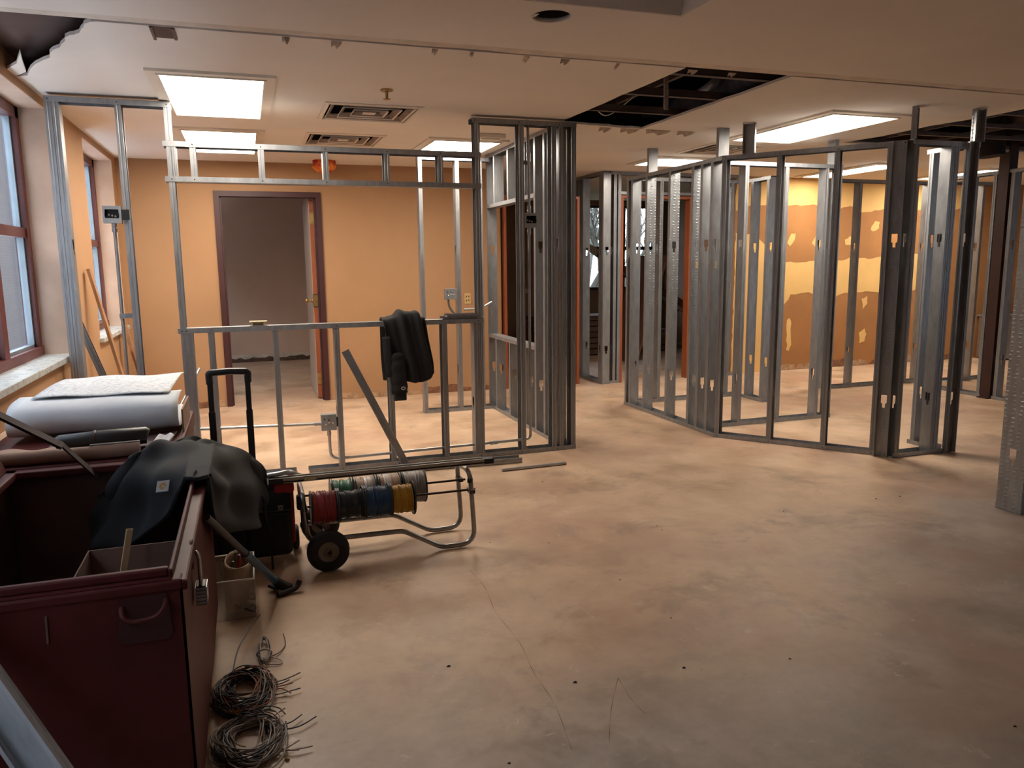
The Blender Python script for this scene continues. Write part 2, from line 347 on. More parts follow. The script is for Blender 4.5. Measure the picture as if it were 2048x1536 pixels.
for wi, (a, b, muls) in enumerate(((W1a, W1b, [3.85, 4.80]), (W2a, W2b, [7.35]), (8.9, 11.7, [10.3]), (.1, 2.0, [1.05]))):  # the last window is out of view, added for cool daylight
    root = struct(thing('window_%d' % (1, 2, 7, 8)[wi], 'x', 'window', (XL-.2, (a+b)/2, WS))); del root['category']; root['label'] = ['tall maroon framed window above marble sill, bricks showing outside', 'maroon framed window behind the leaning plank and conduit', 'maroon framed window of the room beyond the door', 'unseen maroon framed window added beside the open job box for daylight'][wi]
    fx0, fx1 = XL-.215, XL-.145
    MB().box(fx0, fx1, b-.075, b, WS, WH).build('window_jamb', MAROONW, root)
    MB().box(fx0, fx1, a, a+.075, WS, WH).build('window_jamb', MAROONW, root)
    MB().box(fx0, fx1, a, b, WH-.07, WH).build('window_head', MAROONW, root)
    MB().box(fx0, fx1+.01, a, b, WS, WS+.06).build('window_bottom_rail', MAROONW, root)
    edges = [a]+muls+[b]
    for mu in muls: MB().box(fx0, fx1+.005, mu-.045, mu+.045, WS, WH).build('window_mullion', MAROONW, root)
    for k in range(len(edges)-1):
        y0 = edges[k]+(.075 if k == 0 else .045); y1 = edges[k+1]-(.075 if k == len(edges)-2 else .045)
        MB().box(fx0, fx1-.01, y0, y1, 1.605, 1.665).build('window_middle_rail', MAROONW, root)
        tr = MB()
        for yy in (y0, y1-.022): tr.box(fx0+.012, fx1-.022, yy, yy+.022, WS+.06, 1.605); tr.box(fx0+.005, fx1-.03, yy, yy+.022, 1.665, WH-.07)
        tr.box(fx0+.012, fx1-.022, y0, y1, WS+.06, WS+.078)
        tr.build('sash_track', GREYAL, root)
        MB().box(fx0+.02, fx0+.026, y0, y1, WS+.06, 1.605).build('pane', GLASS, root)
        MB().box(fx0+.02, fx0+.026, y0, y1, 1.665, WH-.07).build('pane', GLASS, root)
    # stone sill board
    s_ = tag(MB().rbox(XL-.15, XL+.035, a-.03, b+.03, WS-.032, WS+.004, .004).build('window_sill', STONE), ['grey veined marble sill under the tall window above the plan roll', 'short grey marble sill under the window behind the leaning plank', 'marble sill of the room beyond the door', 'marble sill of the unseen window added beside the open job box'][wi], 'sill')
# exterior facade outside the left windows
struct(MB().box(-5.2, -5.0, -6, 30, -3, 5.5).build('wall_outside', BRICKF))
# ---- back wall (orange) with door opening, up to the doorway on the corridor
DX0, DX1, DH = -.262, .765, 2.155
wb = struct(MB().poly([(-1.3, 0), (DX0, 0), (DX0, DH), (DX1, DH), (DX1, 0), (2.70, 0), (2.70, 3.1), (-1.3, 3.1)], [], lambda u, v, w: (u, YB+w, v), .12).build('wall_back', ORANGE))
wp = struct(MB().box(5.75, XR, YB, YB+.12, 0, 3.1).build('wall_back', mat('stripped_brown_drywall', (.36, .165, .055), .85, var=.12, nscale=2.5)))
CREAM = mat('cream_painted_drywall', (.72, .46, .17), .8, var=.07, nscale=2)
def patch(pts, amp=.012, sub=4, t=.003):
    out = []; n = len(pts)
    for i in range(n):
        a, b = Vector(pts[i]), Vector(pts[(i+1) % n]); L = (b-a).length; k = max(2, int(L/.06))
        out += wob(a, b, k, min(amp, L*.12), rng)
    MB().poly(out, [], lambda u, v, w: (u, YB-w, v), t).build('paint_patch', CREAM, wp)
def patch_px(pp, **k):
    patch([(aY(x, y, YB).x, aY(x, y, YB).z) for x, y in pp], **k)
patch([(5.75, 2.44), (5.75, 2.02), (6.0, 2.1), (6.29, 2.10), (6.9, 2.11), (7.2, 2.05), (7.5, 2.10), (7.7, 2.02), (8.1, 2.09), (8.8, 2.06), (9.6, 2.1), (9.6, 2.44)])
patch([(6.30, 1.36), (6.6, 1.39), (6.9, 1.40), (7.2, 1.38), (7.54, 1.44), (7.9, 1.43), (8.2, 1.48), (9.2, 1.47), (9.2, .98), (8.7, 1.0), (8.2, .97), (7.7, .99), (7.49, .98), (7.25, .91), (7.09, .93), (6.9, 1.0), (6.62, .98), (6.5, .8), (6.42, .5), (6.40, .1), (6.33, .0), (5.76, .0), (5.76, 1.75), (6.05, 1.75), (6.2, 1.6)])
patch_px([(1543, 452), (1553, 450), (1552, 480), (1545, 500), (1540, 500)])
patch_px([(1583, 466), (1592, 467), (1590, 480), (1580, 492), (1574, 486)])
patch_px([(1632, 470), (1650, 452), (1660, 455), (1660, 492), (1632, 496), (1622, 486)])
patch_px([(1690, 480), (1700, 472), (1710, 478), (1712, 488), (1702, 492), (1690, 490)])
patch_px([(1742, 452), (1750, 442), (1759, 444), (1758, 456), (1750, 463), (1741, 460)])
patch_px([(1723, 598), (1734, 592), (1735, 608), (1726, 618)])
patch_px([(1718, 666), (1728, 658), (1733, 668), (1728, 682), (1718, 686)])
patch_px([(1578, 636), (1582, 646), (1583, 690), (1577, 702), (1573, 700), (1574, 640)])
# torn white-ish glue scars along the wall base
SCAR = mat('torn_baseboard_scar', (.40, .25, .145), .9, var=.35, nscale=14)
SCARD = mat('old_adhesive_brown', (.20, .09, .045), .9, var=.4, nscale=14)
def scar(x0, x1, h, wallobj, n=9):
    x = x0
    while x < x1:
        L = rng.uniform(.12, .34); xx = min(x1, x+L); hh = h*rng.uniform(.6, 1.15)
        o2 = [(x, .004), (xx, .004)]+wob((xx, hh), (x, hh*.9), 6, .012, rng)
        MB().poly(o2, [], lambda u, v, w: (u, YB-w, v), .004).build('baseboard_scar', rng.choice([SCAR, SCARD]), wallobj); x = xx+rng.uniform(.0, .05)
scar(-1.1, DX0-.02, .075, wb); scar(DX1+.02, 2.6, .075, wb); scar(6.5, 9.4, .10, wp)
# door frame
fr = struct(thing('door_1', 'x', 'door', ((DX0+DX1)/2, YB, 0))); del fr['category']; fr['label'] = 'maroon steel door frame in the orange wall with a stained wood door swung open'
MB().box(DX0, DX0+.052, YB-.022, YB+.14, 0, DH-.052).box(DX0+.052, DX0+.068, YB+.03, YB+.10, 0, DH-.052).build('door_jamb', MAROON, fr)
MB().box(DX1-.052, DX1, YB-.022, YB+.14, 0, DH-.052).box(DX1-.068, DX1-.052, YB+.03, YB+.075, 0, DH-.052).build('door_jamb', MAROON, fr)
MB().box(DX0, DX1, YB-.022, YB+.14, DH-.052, DH).build('door_head', MAROON, fr)
leaf = MB(); dx = DX1-.056; leaf.box(dx-.055, dx-.012, YB+.12, YB+1.02, .012, DH-.06)
lf = leaf.build('door_leaf', ORWOOD, fr)
MB().box(dx-.0575, dx-.055, YB+.122, YB+1.018, .014, DH-.062).build('door_face', mat('pale_laminate_face', (.50, .42, .36), .5, var=.05), lf)
for zc in (.22, 1.05, 1.90):
    MB().box(dx-.052, dx+.002, YB+.112, YB+.119, zc-.06, zc+.06).tube([(dx-.005, YB+.108, zc-.06), (dx-.005, YB+.108, zc+.06)], .008, 8).build('hinge', BRASS, lf)
MB().lathe([(.0, 0), (.028, 0), (.028, .012), (.012, .014), (.012, .05), (.026, .055), (.026, .08), (.0, .085)], (dx-.055, YB+.18, 1.05), (-1, 0, 0), 16).build('door_knob', BRASS, lf)
MB().box(dx-.057, dx-.010, YB+.1165, YB+.119, .98, 1.12).build('lock_plate', mat('dark_lock_metal', (.10, .07, .05), .4, .8), lf)
# room beyond the door
struct(MB().box(-1.2, 1.0, 12.1, 12.2, 0, 2.44).build('wall_doorroom', DOORROOM))
struct(MB().box(.86, .95, YB+.12, 12.1, 0, 2.44).build('wall_doorroom', DOORROOM))
struct(MB().box(-1.1, .86, 12.085, 12.1, .0, .11).build('baseboard_doorroom', mat('pale_worn_baseboard', (.55, .48, .40), .7, var=.3, nscale=6)))
sc2 = struct(MB().poly([(-.7, .001), (.86, .001)]+wob((.86, .07), (-.7, .05), 26, .02, rng), [], lambda u, v, w: (u, 12.08-w, v), .004).build('trim_2', mat('torn_dark_trim', (.10, .06, .04), .9, var=.5, nscale=20)))
# ---- far rooms behind the corridor
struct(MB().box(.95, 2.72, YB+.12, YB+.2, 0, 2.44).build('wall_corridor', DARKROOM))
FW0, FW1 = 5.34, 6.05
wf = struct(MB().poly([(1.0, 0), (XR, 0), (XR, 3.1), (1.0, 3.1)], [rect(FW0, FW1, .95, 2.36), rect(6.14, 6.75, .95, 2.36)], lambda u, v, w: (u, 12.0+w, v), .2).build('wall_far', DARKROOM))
wn = struct(thing('window_3', 'x', 'window', (5.7, 12.05, .95))); del wn['category']; wn['label'] = 'small far window with bare trees outside at the end of the corridor'
DKFR = mat('dark_window_bar', (.02, .018, .018), .5)
for (a, b) in ((FW0, FW1), (6.14, 6.75)):
    MB().box(a, a+.04, 12.06, 12.12, .95, 2.36).box(b-.04, b, 12.06, 12.12, .95, 2.36).box(a, b, 12.06, 12.12, .95, 1.0).box(a, b, 12.06, 12.12, 2.32, 2.36).build('window_frame', DKFR, wn)
    MB().box(a, b, 12.05, 12.12, 1.62, 1.68).build('window_middle_rail', DKFR, wn)
    MB().box(a, b, 12.08, 12.085, .97, 2.34).build('pane', GLASS, wn)
# bare tree outside the far window
def bare_tree(x, y, seed, label):
    r2 = random.Random(seed); t = thing('bare_tree', label, 'tree', (x, y, -.6), group=None); mb = MB()
    def br(p, d, L, r, lev):
        q = p+d*L; mid = (p+q)/2+Vector((r2.uniform(-1, 1), r2.uniform(-1, 1), 0))*L*.08
        mb.tube([p, mid, q], [r, r*.85, r*.65], 5, cap=False)
        if lev == 0: return
        for k in range(3 if lev > 1 else 4):
            nd = (d+Vector((r2.uniform(-.8, .8), r2.uniform(-.8, .8), r2.uniform(-.25, .55)))).normalized(); br(p.lerp(q, r2.uniform(.45, 1)), nd, L*r2.uniform(.55, .8), r*.6, lev-1)
    br(Vector((x, y, -.6)), Vector((0, 0, 1)), 1.7, .09, 5)
    mb.build('branches', mat('bare_bark', (.13, .13, .11), .9), t)
bare_tree(6.6, 14.6, 1, 'bare branched tree outside the far window, the nearer to the glass')
bare_tree(9.6, 18.5, 5, 'bare branched tree outside the far window, the farther from the glass')
struct(MB().box(-20, 40, 13.2, 60, -.8, -.6).build('ground_outside', mat('dull_grass_ground', (.12, .13, .08), .9)))
# wood framed openings of the corridor wall
def wood_frame(name, label, x0, x1, y, h, w=.03):
    o = struct(thing(name, 'x', 'door', ((x0+x1)/2, y, 0))); del o['category']; o['label'] = label
    MB().box(x0, x0+w, y, y+.105, 0, h-w).build('door_jamb', ORWOOD, o); MB().box(x1-w, x1, y, y+.105, 0, h-w).build('door_jamb', ORWOOD, o)
    MB().box(x0, x1, y, y+.105, h-w, h).build('door_head', ORWOOD, o)
    return o
wood_frame('door_2', 'orange wood framed opening behind the side stud wall', 2.73, 3.645, YB-.03, 2.16)
wood_frame('door_3', 'orange wood framed opening into the dark room with debris', 4.125, 5.06, 8.16, 2.175)
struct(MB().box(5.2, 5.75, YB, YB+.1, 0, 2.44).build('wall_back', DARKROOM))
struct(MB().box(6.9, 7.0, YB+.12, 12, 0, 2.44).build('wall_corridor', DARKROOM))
# ================================================================== STEEL STUD PARTITIONS
D = .092
SCACHE = {}
def sheet_solid(bm, t=.0014):
    bmesh.ops.recalc_face_normals(bm, faces=bm.faces)
    bmesh.ops.solidify(bm, geom=list(bm.faces), thickness=t)
def stud_mesh(L, holes, depth=D, w=.036, dimple=False):
    key = (round(L, 3), tuple(holes), depth, w, dimple)
    if key in SCACHE: return SCACHE[key]
    bm = bmesh.new(); lip = .007
    es = []
    def loop(pts):
        vv = [bm.verts.new((0, p[0], p[1])) for p in pts]
        return [bm.edges.new((vv[i], vv[(i+1) % len(vv)])) for i in range(len(vv))]
    es += loop([(0, 0), (depth, 0), (depth, L), (0, L)])
    c = depth/2
    for z in holes:
        es += loop([(c-.009, z), (c+.009, z), (c+.009, z+.030), (c+.019, z+.036), (c+.019, z+.092), (c-.019, z+.092), (c-.019, z+.036), (c-.009, z+.030)])
    bmesh.ops.triangle_fill(bm, edges=es, use_beauty=True)
    def quad(a, b, c2, d2): bm.faces.new([bm.verts.new(p) for p in (a, b, c2, d2)])
    for y, s in ((0, 1), (depth, -1)):
        # flange with a shallow stiffening groove
        xs = [0, w*.36, w*.42, w*.58, w*.64, w]; ys = [0, 0, s*.002, s*.002, 0, 0]
        for i in range(5): quad((xs[i], y+ys[i], 0), (xs[i+1], y+ys[i+1], 0), (xs[i+1], y+ys[i+1], L), (xs[i], y+ys[i], L))
        quad((w, y, 0), (w, y+s*lip, 0), (w, y+s*lip, L), (w, y, L))
    bmesh.ops.remove_doubles(bm, verts=list(bm.verts), dist=1e-5)
    sheet_solid(bm)
    me = bpy.data.meshes.new('stud'); bm.to_mesh(me); bm.free(); me.materials.append(GALVD if dimple else GALV); SCACHE[key] = me; return me
def track_mesh(L, depth=D+.004, h=.033, t=.0016):
    key = ('t', round(L, 3), depth, h)
    if key in SCACHE: return SCACHE[key]
    mb = MB(); mb.box(0, L, -.002, depth-.002, 0, t); mb.box(0, L, -.002, -.002+t, 0, h); mb.box(0, L, depth-.002-t, depth-.002, 0, h)
    me = mb.mesh('track'); me.materials.append(GALV); SCACHE[key] = me; return me
scm = MB().lathe([(0, -.0025), (.0035, -.002), (.0042, 0)], (0, 0, 0), (0, 1, 0), 8).mesh('screw'); scm.materials.append(mat('black_screw', (.02, .02, .02), .5))
lbm = MB().box(-.0008, 0, -.012, .012, 0, .055).mesh('label'); lbm.materials.append(mat('faded_stud_sticker', (.40, .34, .20), .7, var=.4, nscale=60))
def child(name, me, root, loc, rz=0, rx=0, ry=0):
    o = bpy.data.objects.new(name, me); COL.objects.link(o); o.parent = root; o.location = loc; o.rotation_euler = (rx, ry, rz); return o
HOLES = (.36, 1.50)
class Wall:
    def __init__(s, label, p0, ang, name='stud_partition'):
        s.r = thing(name, label, 'partition frame', (p0[0], p0[1], 0), math.radians(ang))
    def stud(s, x, z0=.003, z1=CZ-.025, flip=False, turn=False, holes=HOLES, dimple=False, name='stud', depth=D, label=False):
        L = z1-z0; hs = tuple(round(h-z0, 3) for h in holes if z0+.05 < h < z1-.12)
        me = stud_mesh(L, hs, depth, dimple=dimple)
        if turn: o = child(name, me, s.r, (x, .001, z0), -math.pi/2)  # web faces the front: runs along +x
        elif flip: o = child(name, me, s.r, (x, depth, z0), math.pi)
        else: o = child(name, me, s.r, (x, 0, z0))
        if label:
            child('sticker', lbm, o, (-.0004 if not flip else -.0004, depth/2, 1.36-z0 if z0 < 1 else .1))
        return o
    def track(s, x0, x1, z, up=True, screws=(), name='track', depth=D+.004):
        me = track_mesh(x1-x0, depth)
        o = child(name, me, s.r, (x0, 0, z)) if up else child(name, me, s.r, (x0, D, z), 0, math.pi)
        for sx in screws: child('screw', scm, o, (sx-x0, -.0025, .017) if up else (sx-x0, D+.0025, .017), 0 if up else math.pi)
        return o
# ---- front partition with the big opening
F1 = Wall('wide front stud wall with a pass-through opening, black hoodie on its sill', (0, 5.325), 0)
ss = [-.24, .158, .557, .955, 1.345]
F1.track(-1.06, .25, 0, True, [-.68, -.4, -.24, .158], 'bottom_track')
F1.track(.33, 2.325, 0, True, [.557, .955, 1.345, 1.565, 1.885, 2.17, 2.3], 'bottom_track')
F1.track(-1.06, -.38, 2.418, False, [-1.04, -.675, -.40], 'top_track')
F1.track(1.54, 2.325, 2.418, False, [1.56, 1.885, 2.19, 2.30], 'top_track')
F1.track(-.435, 1.60, 1.03, False, [-.41, -.385]+ss+[1.56], 'sill_track')
F1.track(-.44, 1.60, 1.942, True, [-.40, -.27, .135, .537, .94, 1.31], 'header_track')
F1.track(-.44, 1.60, 2.187, False, [-.27, .135, .537, .94, 1.31], 'header_track')
F1.stud(-1.06, z1=2.415); F1.stud(-.986, z1=2.415, flip=True)
F1.stud(-.69, z1=2.415)
F1.stud(-.42, z1=2.415)
F1.stud(-.348, z1=.998, flip=True)
F1.stud(-.366, z0=1.945, z1=2.185, flip=True)
for x in ss: F1.stud(x-.018, z1=1.028, flip=(x > .8))
for x in (-.27, .135, .537): F1.stud(x-.018, z0=1.945, z1=2.185)
for x in (.94, 1.31): F1.stud(x+.018, z0=1.945, z1=2.185, flip=True)
F1.stud(1.595, z1=2.415, flip=True); F1.stud(1.525, z1=.995, flip=False)
F1.stud(1.92, z1=2.415, flip=True)
F1.stud(2.168, z1=2.415, flip=True); F1.stud(2.19, z1=2.415, turn=False, flip=False); F1.stud(2.323, z1=2.415, flip=True)
# ---- side partition running back
F2 = Wall('side stud wall running back from the front partition, with its own window opening', (2.327, 5.425), 90)
Ys = [7.28, 7.02, 6.62, 6.19]
F2.track(0, 1.87, 0, True, [], 'bottom_track'); F2.track(0, 1.87, 2.438, False, [], 'top_track')
F2.track(.54, 1.86, .735, False, [], 'sill_track'); F2.track(.54, 1.86, 1.942, True, [], 'header_track')
for y in Ys[1:]:
    F2.stud(y-5.425, z1=.733); F2.stud(y-5.425, z0=1.945, z1=2.435)
F2.stud(7.25-5.425, z1=2.435)
for y in (5.945, 5.74, 5.52): F2.stud(y-5.425, z1=2.435, label=(y == 5.74))
# ---- little frame behind
F3 = Wall('narrow stud frame in front of the orange wall holding a grey junction box', (0, 7.15), 0)
F3.track(1.545, 2.23, 0, True, [1.56, 1.92], 'bottom_track'); F3.track(1.545, 2.23, 2.40, False, [], 'top_track')
F3.stud(1.545, z1=2.40); F3.stud(1.895, z1=2.40); F3.stud(2.12, z1=2.40)
# ---- free standing room frame in the middle
TZ = 2.22
F4 = Wall('long row of closely spaced studs leading back from the angled wall', (3.622, 5.28), 90)
F4.track(0, 1.60, 0, True, [], 'bottom_track'); F4.track(0, 1.60, TZ, False, [], 'top_track')
for y in (6.83, 6.745, 6.46, 6.045, 5.675, 5.54, 5.395): F4.stud(y-5.28, z1=TZ-.003, dimple=y in (6.46, 6.045, 5.675), label=y in (5.395, 5.675))
def kicker(W, s0, z1=CZ-.002, **k): W.stud(s0, z0=TZ, z1=z1, name='kicker_stud', holes=(), **k)
kicker(F4, 6.44-5.28); kicker(F4, 5.33-5.28)
ang = math.degrees(math.atan2(-.78659, .61748))
F5 = Wall('angled stud wall with a dimpled corner post and open bays', (3.527, 5.28), ang)
LW = 1.289
F5.track(0, LW, 0, True, [.03, .44, .84, 1.18, 1.27], 'bottom_track'); F5.track(0, LW, TZ, False, [.03, .44, .84, 1.18, 1.27], 'top_track')
F5.stud(.004, z1=TZ-.003); F5.stud(.417, z1=TZ-.003); F5.stud(.82, z1=TZ-.003)
F5.stud(1.163, z1=TZ-.003, dimple=False); F5.stud(1.195, z1=TZ-.003, turn=True, dimple=True, label=False)
kicker(F5, .165, turn=True); kicker(F5, 1.30)
F6 = Wall('short stud wall turning off the angled wall at the dimpled corner post', (0, 4.225), 0)
F6.track(4.325, 4.885, 0, True, [], 'bottom_track'); F6.track(4.325, 4.93, TZ, False, [], 'top_track')
F6.stud(4.345, z1=TZ-.003); F6.stud(4.665, z1=TZ-.003); F6.stud(4.705, z1=TZ-.003, dimple=True); F6.stud(4.79, z1=TZ-.003, turn=True)
kicker(F6, 4.83, turn=True, dimple=True)
F7 = Wall('stub frame behind the short stud wall, one stud on a return track', (4.892, 4.325), 90)
F7.track(0, .23, 0, True, [], 'bottom_track'); F7.track(0, .23, TZ-.01, False, [], 'top_track'); F7.stud(.17, z1=TZ-.013)
F8 = Wall('inner stud wall behind the angled wall, parallel to the orange wall', (0, 5.58), 0)
F8.track(3.625, 4.955, 0, True, [], 'bottom_track'); F8.track(3.625, 4.955, TZ+.01, False, [], 'top_track')
for x in (3.96, 4.36, 4.775): F8.stud(x, z1=TZ)
F8.stud(4.95, z1=TZ, flip=True); kicker(F8, 4.86)
F9 = Wall('rear stud wall closing the room frame, before the orange wood opening', (0, 6.855), 0)
F9.track(3.625, 4.86, 0, True, [], 'bottom_track'); F9.track(3.625, 4.86, TZ+.01, False, [], 'top_track')
for x in (3.89, 4.30, 4.70): F9.stud(x, z1=TZ, dimple=True)
F10 = Wall('stub stud frame stepping forward from the rear stud wall', (4.952, 6.44), 90)
F10.track(0, .41, 0, True, [], 'bottom_track'); F10.track(0, .41, TZ+.01, False, [], 'top_track')
F10.stud(.02, z1=TZ); F10.stud(.27, z1=TZ)
# ---- corridor end frames
F11 = Wall('ceiling high stud wall beside the far tree window', (3.972, 8.115), 90)
F11.track(0, .8, 0, True, [], 'bottom_track'); F11.track(0, .8, CZ-.002, False, [], 'top_track')
for y in (.0, .565, .68, .77): F11.stud(y, dimple=(y == .565))
F12 = Wall('ceiling high stud wall around the orange wood framed opening', (0, 8.155), 0)
F12.track(3.88, 4.11, 0, True, [3.95, 4.08], 'bottom_track'); F12.track(3.88, 5.75, CZ-.002, False, [3.9, 4.0, 4.1], 'top_track'); F12.track(4.08, 5.10, 2.185, True, [4.1, 4.2], 'header_track'); F12.track(5.07, 5.75, 0, True, [], 'bottom_track')
for x in (3.885, 4.03, 4.085): F12.stud(x)
for x in (4.45, 4.85): F12.stud(x, z0=2.19)
for x in (5.075, 5.4): F12.stud(x)
# ---- right hand frames
F13 = Wall('back stud wall standing before the peeling yellow wall', (0, 6.85), 0)
F13.track(5.98, 7.36, 0, True, [], 'bottom_track'); F13.track(5.98, 7.36, 2.27, False, [], 'top_track')
for x in (6.32, 6.97, 7.10, 7.28): F13.stud(x, z1=2.26, dimple=(x == 6.97))
F13.stud(5.985, z1=2.26)
F14 = Wall('stud wall with the dark red steel column standing in its line', (7.19, 4.6), 90)
F14.track(0, 1.13, 0, True, [], 'bottom_track'); F14.track(1.26, 1.95, 0, True, [], 'bottom_track'); F14.track(0, 1.95, 2.27, False, [], 'top_track')
for y in (.0, .42, .82, 1.08, 1.27, 1.55, 1.9): F14.stud(y, z1=2.26, dimple=(y == 1.27))
F16 = Wall('farthest stud frame seen past the red column', (7.75, 6.75), 0)
F16.track(-.1, .55, 0, True, [], 'bottom_track'); F16.track(-.1, .55, 2.27, False, [], 'top_track')
for x in (0, .22, .5): F16.stud(x, z1=2.26)
F15 = Wall('near stud wall end with a broad dimpled web and a low outlet box', (4.0, 2.99), 0)
F15.track(.0, 1.6, 0, True, [.05], 'bottom_track', depth=.156); F15.track(0, 1.6, CZ-.002, False, [], 'top_track', depth=.156)
F15.stud(0, dimple=True, depth=.152, holes=(.27, 1.52))
for x in (.4, .8, 1.2, 1.56): F15.stud(x, depth=.152, holes=(.27, 1.52))
# dark red steel column
colm = thing('steel_column', 'dark red painted steel column standing between the right hand studs', 'column', (7.14, 5.79, 0))
MB().box(7.085, 7.195, 5.738, 5.748, .012, 3.1).box(7.085, 7.195, 5.838, 5.848, .012, 3.1).box(7.085, 7.095, 5.748, 5.838, .012, 3.1).box(7.185, 7.195, 5.748, 5.838, .012, 3.1).build('shaft', mat('red_oxide_steel', (.035, .012, .010), .5, var=.25, nscale=6), colm)
MB().box(7.05, 7.23, 5.74, 5.855, 0, .012).build('base_plate', MATS['red_oxide_steel'], colm)
# ================================================================== CEILING FIXTURES
EM = emit('lit_troffer_lens', LIGHT_COL, LIGHT_STRENGTH)
llab = ['large lit ceiling panel nearest the torn ceiling corner, over the front stud wall', 'lit ceiling panel just behind the front header, next in row toward the orange wall', 'lit ceiling panel cut off by the tall post of the front stud wall', 'long bright ceiling panel above the free standing room frame', 'small looking lit ceiling panel behind the square ceiling vent, by the long stud row', 'lit ceiling panel above the peeling yellow wall', 'lit ceiling panel beyond the red steel column']
for i, (x0, x1, y0, y1) in enumerate(lights):
    t = thing('ceiling_light', llab[i], 'ceiling light', ((x0+x1)/2, (y0+y1)/2, CZ), 0, 'recessed ceiling panels')
    w = .05; m = MB()
    m.box(x0-w, x1+w, y0-w, y0, CZ-.014, CZ).box(x0-w, x1+w, y1, y1+w, CZ-.014, CZ).box(x0-w, x0, y0, y1, CZ-.014, CZ).box(x1, x1+w, y0, y1, CZ-.014, CZ)
    m.build('frame', TRIMW, t)
    m = MB(); w2 = .016
    m.box(x0, x1, y0, y0+w2, CZ-.020, CZ-.004).box(x0, x1, y1-w2, y1, CZ-.020, CZ-.004).box(x0, x0+w2, y0+w2, y1-w2, CZ-.020, CZ-.004).box(x1-w2, x1, y0+w2, y1-w2, CZ-.020, CZ-.004)
    m.build('lens_bezel', TRIMW, t)
    MB().box(x0+w2, x1-w2, y0+w2, y1-w2, CZ-.012, CZ-.004).build('lens', EM, t)
VENTSHADE = mat('vent_shade_and_dust', (.26, .20, .165), .9, var=.3)  # shade of the vent slots painted on cone inner faces, with dust
dlab = ['square stepped air vent on the ceiling beside the large lit panel', 'square stepped air vent on the ceiling nearer the orange wall', 'square stepped air vent above the long stud row, fins spread']
for i, (x0, x1, y0, y1) in enumerate(diffs):
    t = thing('air_diffuser', dlab[i], 'air vent', ((x0+x1)/2, (y0+y1)/2, CZ), 0, 'square ceiling vents')
    cx, cy, hx, hy = (x0+x1)/2, (y0+y1)/2, (x1-x0)/2, (y1-y0)/2
    def ring(a0, a1, za, zb, th=.003):
        m = MB(); o0 = [(cx+sx*hx*a0, cy+sy*hy*a0, za) for sx, sy in ((-1, -1), (1, -1), (1, 1), (-1, 1))]; o1 = [(cx+sx*hx*a1, cy+sy*hy*a1, zb) for sx, sy in ((-1, -1), (1, -1), (1, 1), (-1, 1))]
        vs = o0+o1+[(x, y, z+th) for x, y, z in o0+o1]; fs = []
        for k in range(4):
            j = (k+1) % 4; fs += [(k, j, 4+j, 4+k), (8+k, 12+k, 12+j, 8+j), (k, 8+k, 8+j, j), (4+k, 4+j, 12+j, 12+k)]
        return m.add(vs, fs)
    ring(1.04, .95, CZ-.004, CZ-.010).build('rim', TRIMW, t)
    for a in (.90, .64, .38):
        cn_ = ring(a, a-.10, CZ-.010, CZ+.018, .007).build('cone', TRIMW, t)
        ring(a-.03, a-.112, CZ-.0045, CZ+.0182, .0005).build('shaded_dusty_face', VENTSHADE, cn_)
    ring(.14, .01, CZ-.006, CZ-.004).build('centre_plate', TRIMW, t)
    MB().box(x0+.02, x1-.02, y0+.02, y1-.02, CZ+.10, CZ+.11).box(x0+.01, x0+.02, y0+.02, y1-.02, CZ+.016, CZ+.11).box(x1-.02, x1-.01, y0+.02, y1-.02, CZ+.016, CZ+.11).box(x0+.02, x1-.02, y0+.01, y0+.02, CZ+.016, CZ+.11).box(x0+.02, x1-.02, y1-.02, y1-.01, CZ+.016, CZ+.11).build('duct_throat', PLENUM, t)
s = thing('sprinkler_head', 'small brass sprinkler head on the bare ceiling', 'sprinkler', (.849, 4.756, CZ)); 
MB().lathe([(.0, 0), (.038, 0), (.036, -.008), (.02, -.011), (.0, -.011)], (.849, 4.74, CZ)).build('escutcheon', BRASS, s)
MB().lathe([(.010, -.01), (.010, -.045), (.006, -.05)], (.849, 4.74, CZ), n=10).lathe([(.0, -.05), (.022, -.052), (.022, -.056), (.0, -.056)], (.849, 4.74, CZ), n=12).build('deflector', BRASS, s)
em = thing('emergency_light', 'small flat ceiling box behind the tall front post', 'ceiling box', (1.9, 6.13, CZ))
MB().rbox(1.80, 2.03, 6.05, 6.2, CZ-.035, CZ, .008).build('housing', TRIMW, em); MB().rbox(1.83, 1.99, 6.075, 6.175, CZ-.045, CZ-.034, .004).build('cover', WHITE, em)
# red wrapped alarm by the orange wall
al = thing('wrapped_alarm', 'ceiling alarm wrapped in crumpled red and orange plastic', 'alarm', (.79, 8.05, CZ))
r3 = random.Random(4); m = MB()
prof = [(.02, 0), (.10, 0), (.105, -.03), (.11, -.065), (.095, -.09), (.06, -.105), (.0, -.11)]; n = 26
vs = []; 
for (r_, h_) in prof:
    for k in range(n):
        q = 2*math.pi*k/n; rr = r_*(1+r3.uniform(-.14, .14)); vs.append((.79+rr*math.cos(q), 8.02+rr*math.sin(q), CZ+h_*(1+r3.uniform(-.1, .1))))
m.add(vs, [(i*n+k, i*n+(k+1) % n, (i+1)*n+(k+1) % n, (i+1)*n+k) for i in range(len(prof)-1) for k in range(n)])
rm, rnt, rb = nodes('crumpled_red_plastic'); vv = texco(rnt); rnt.links.new(ramp(rnt, noise(rnt, vv, 9, 2), [(.45, (.55, .03, .02)), (.6, (.80, .25, .03))]), rb.inputs['Base Color']); rb.inputs['Roughness'].default_value = .3
m.build('plastic_wrap', rm, al); MB().lathe([(.0, 0), (.085, 0), (.085, -.012), (.0, -.012)], (.79, 8.02, CZ+.0)).build('base', WHITE, al)
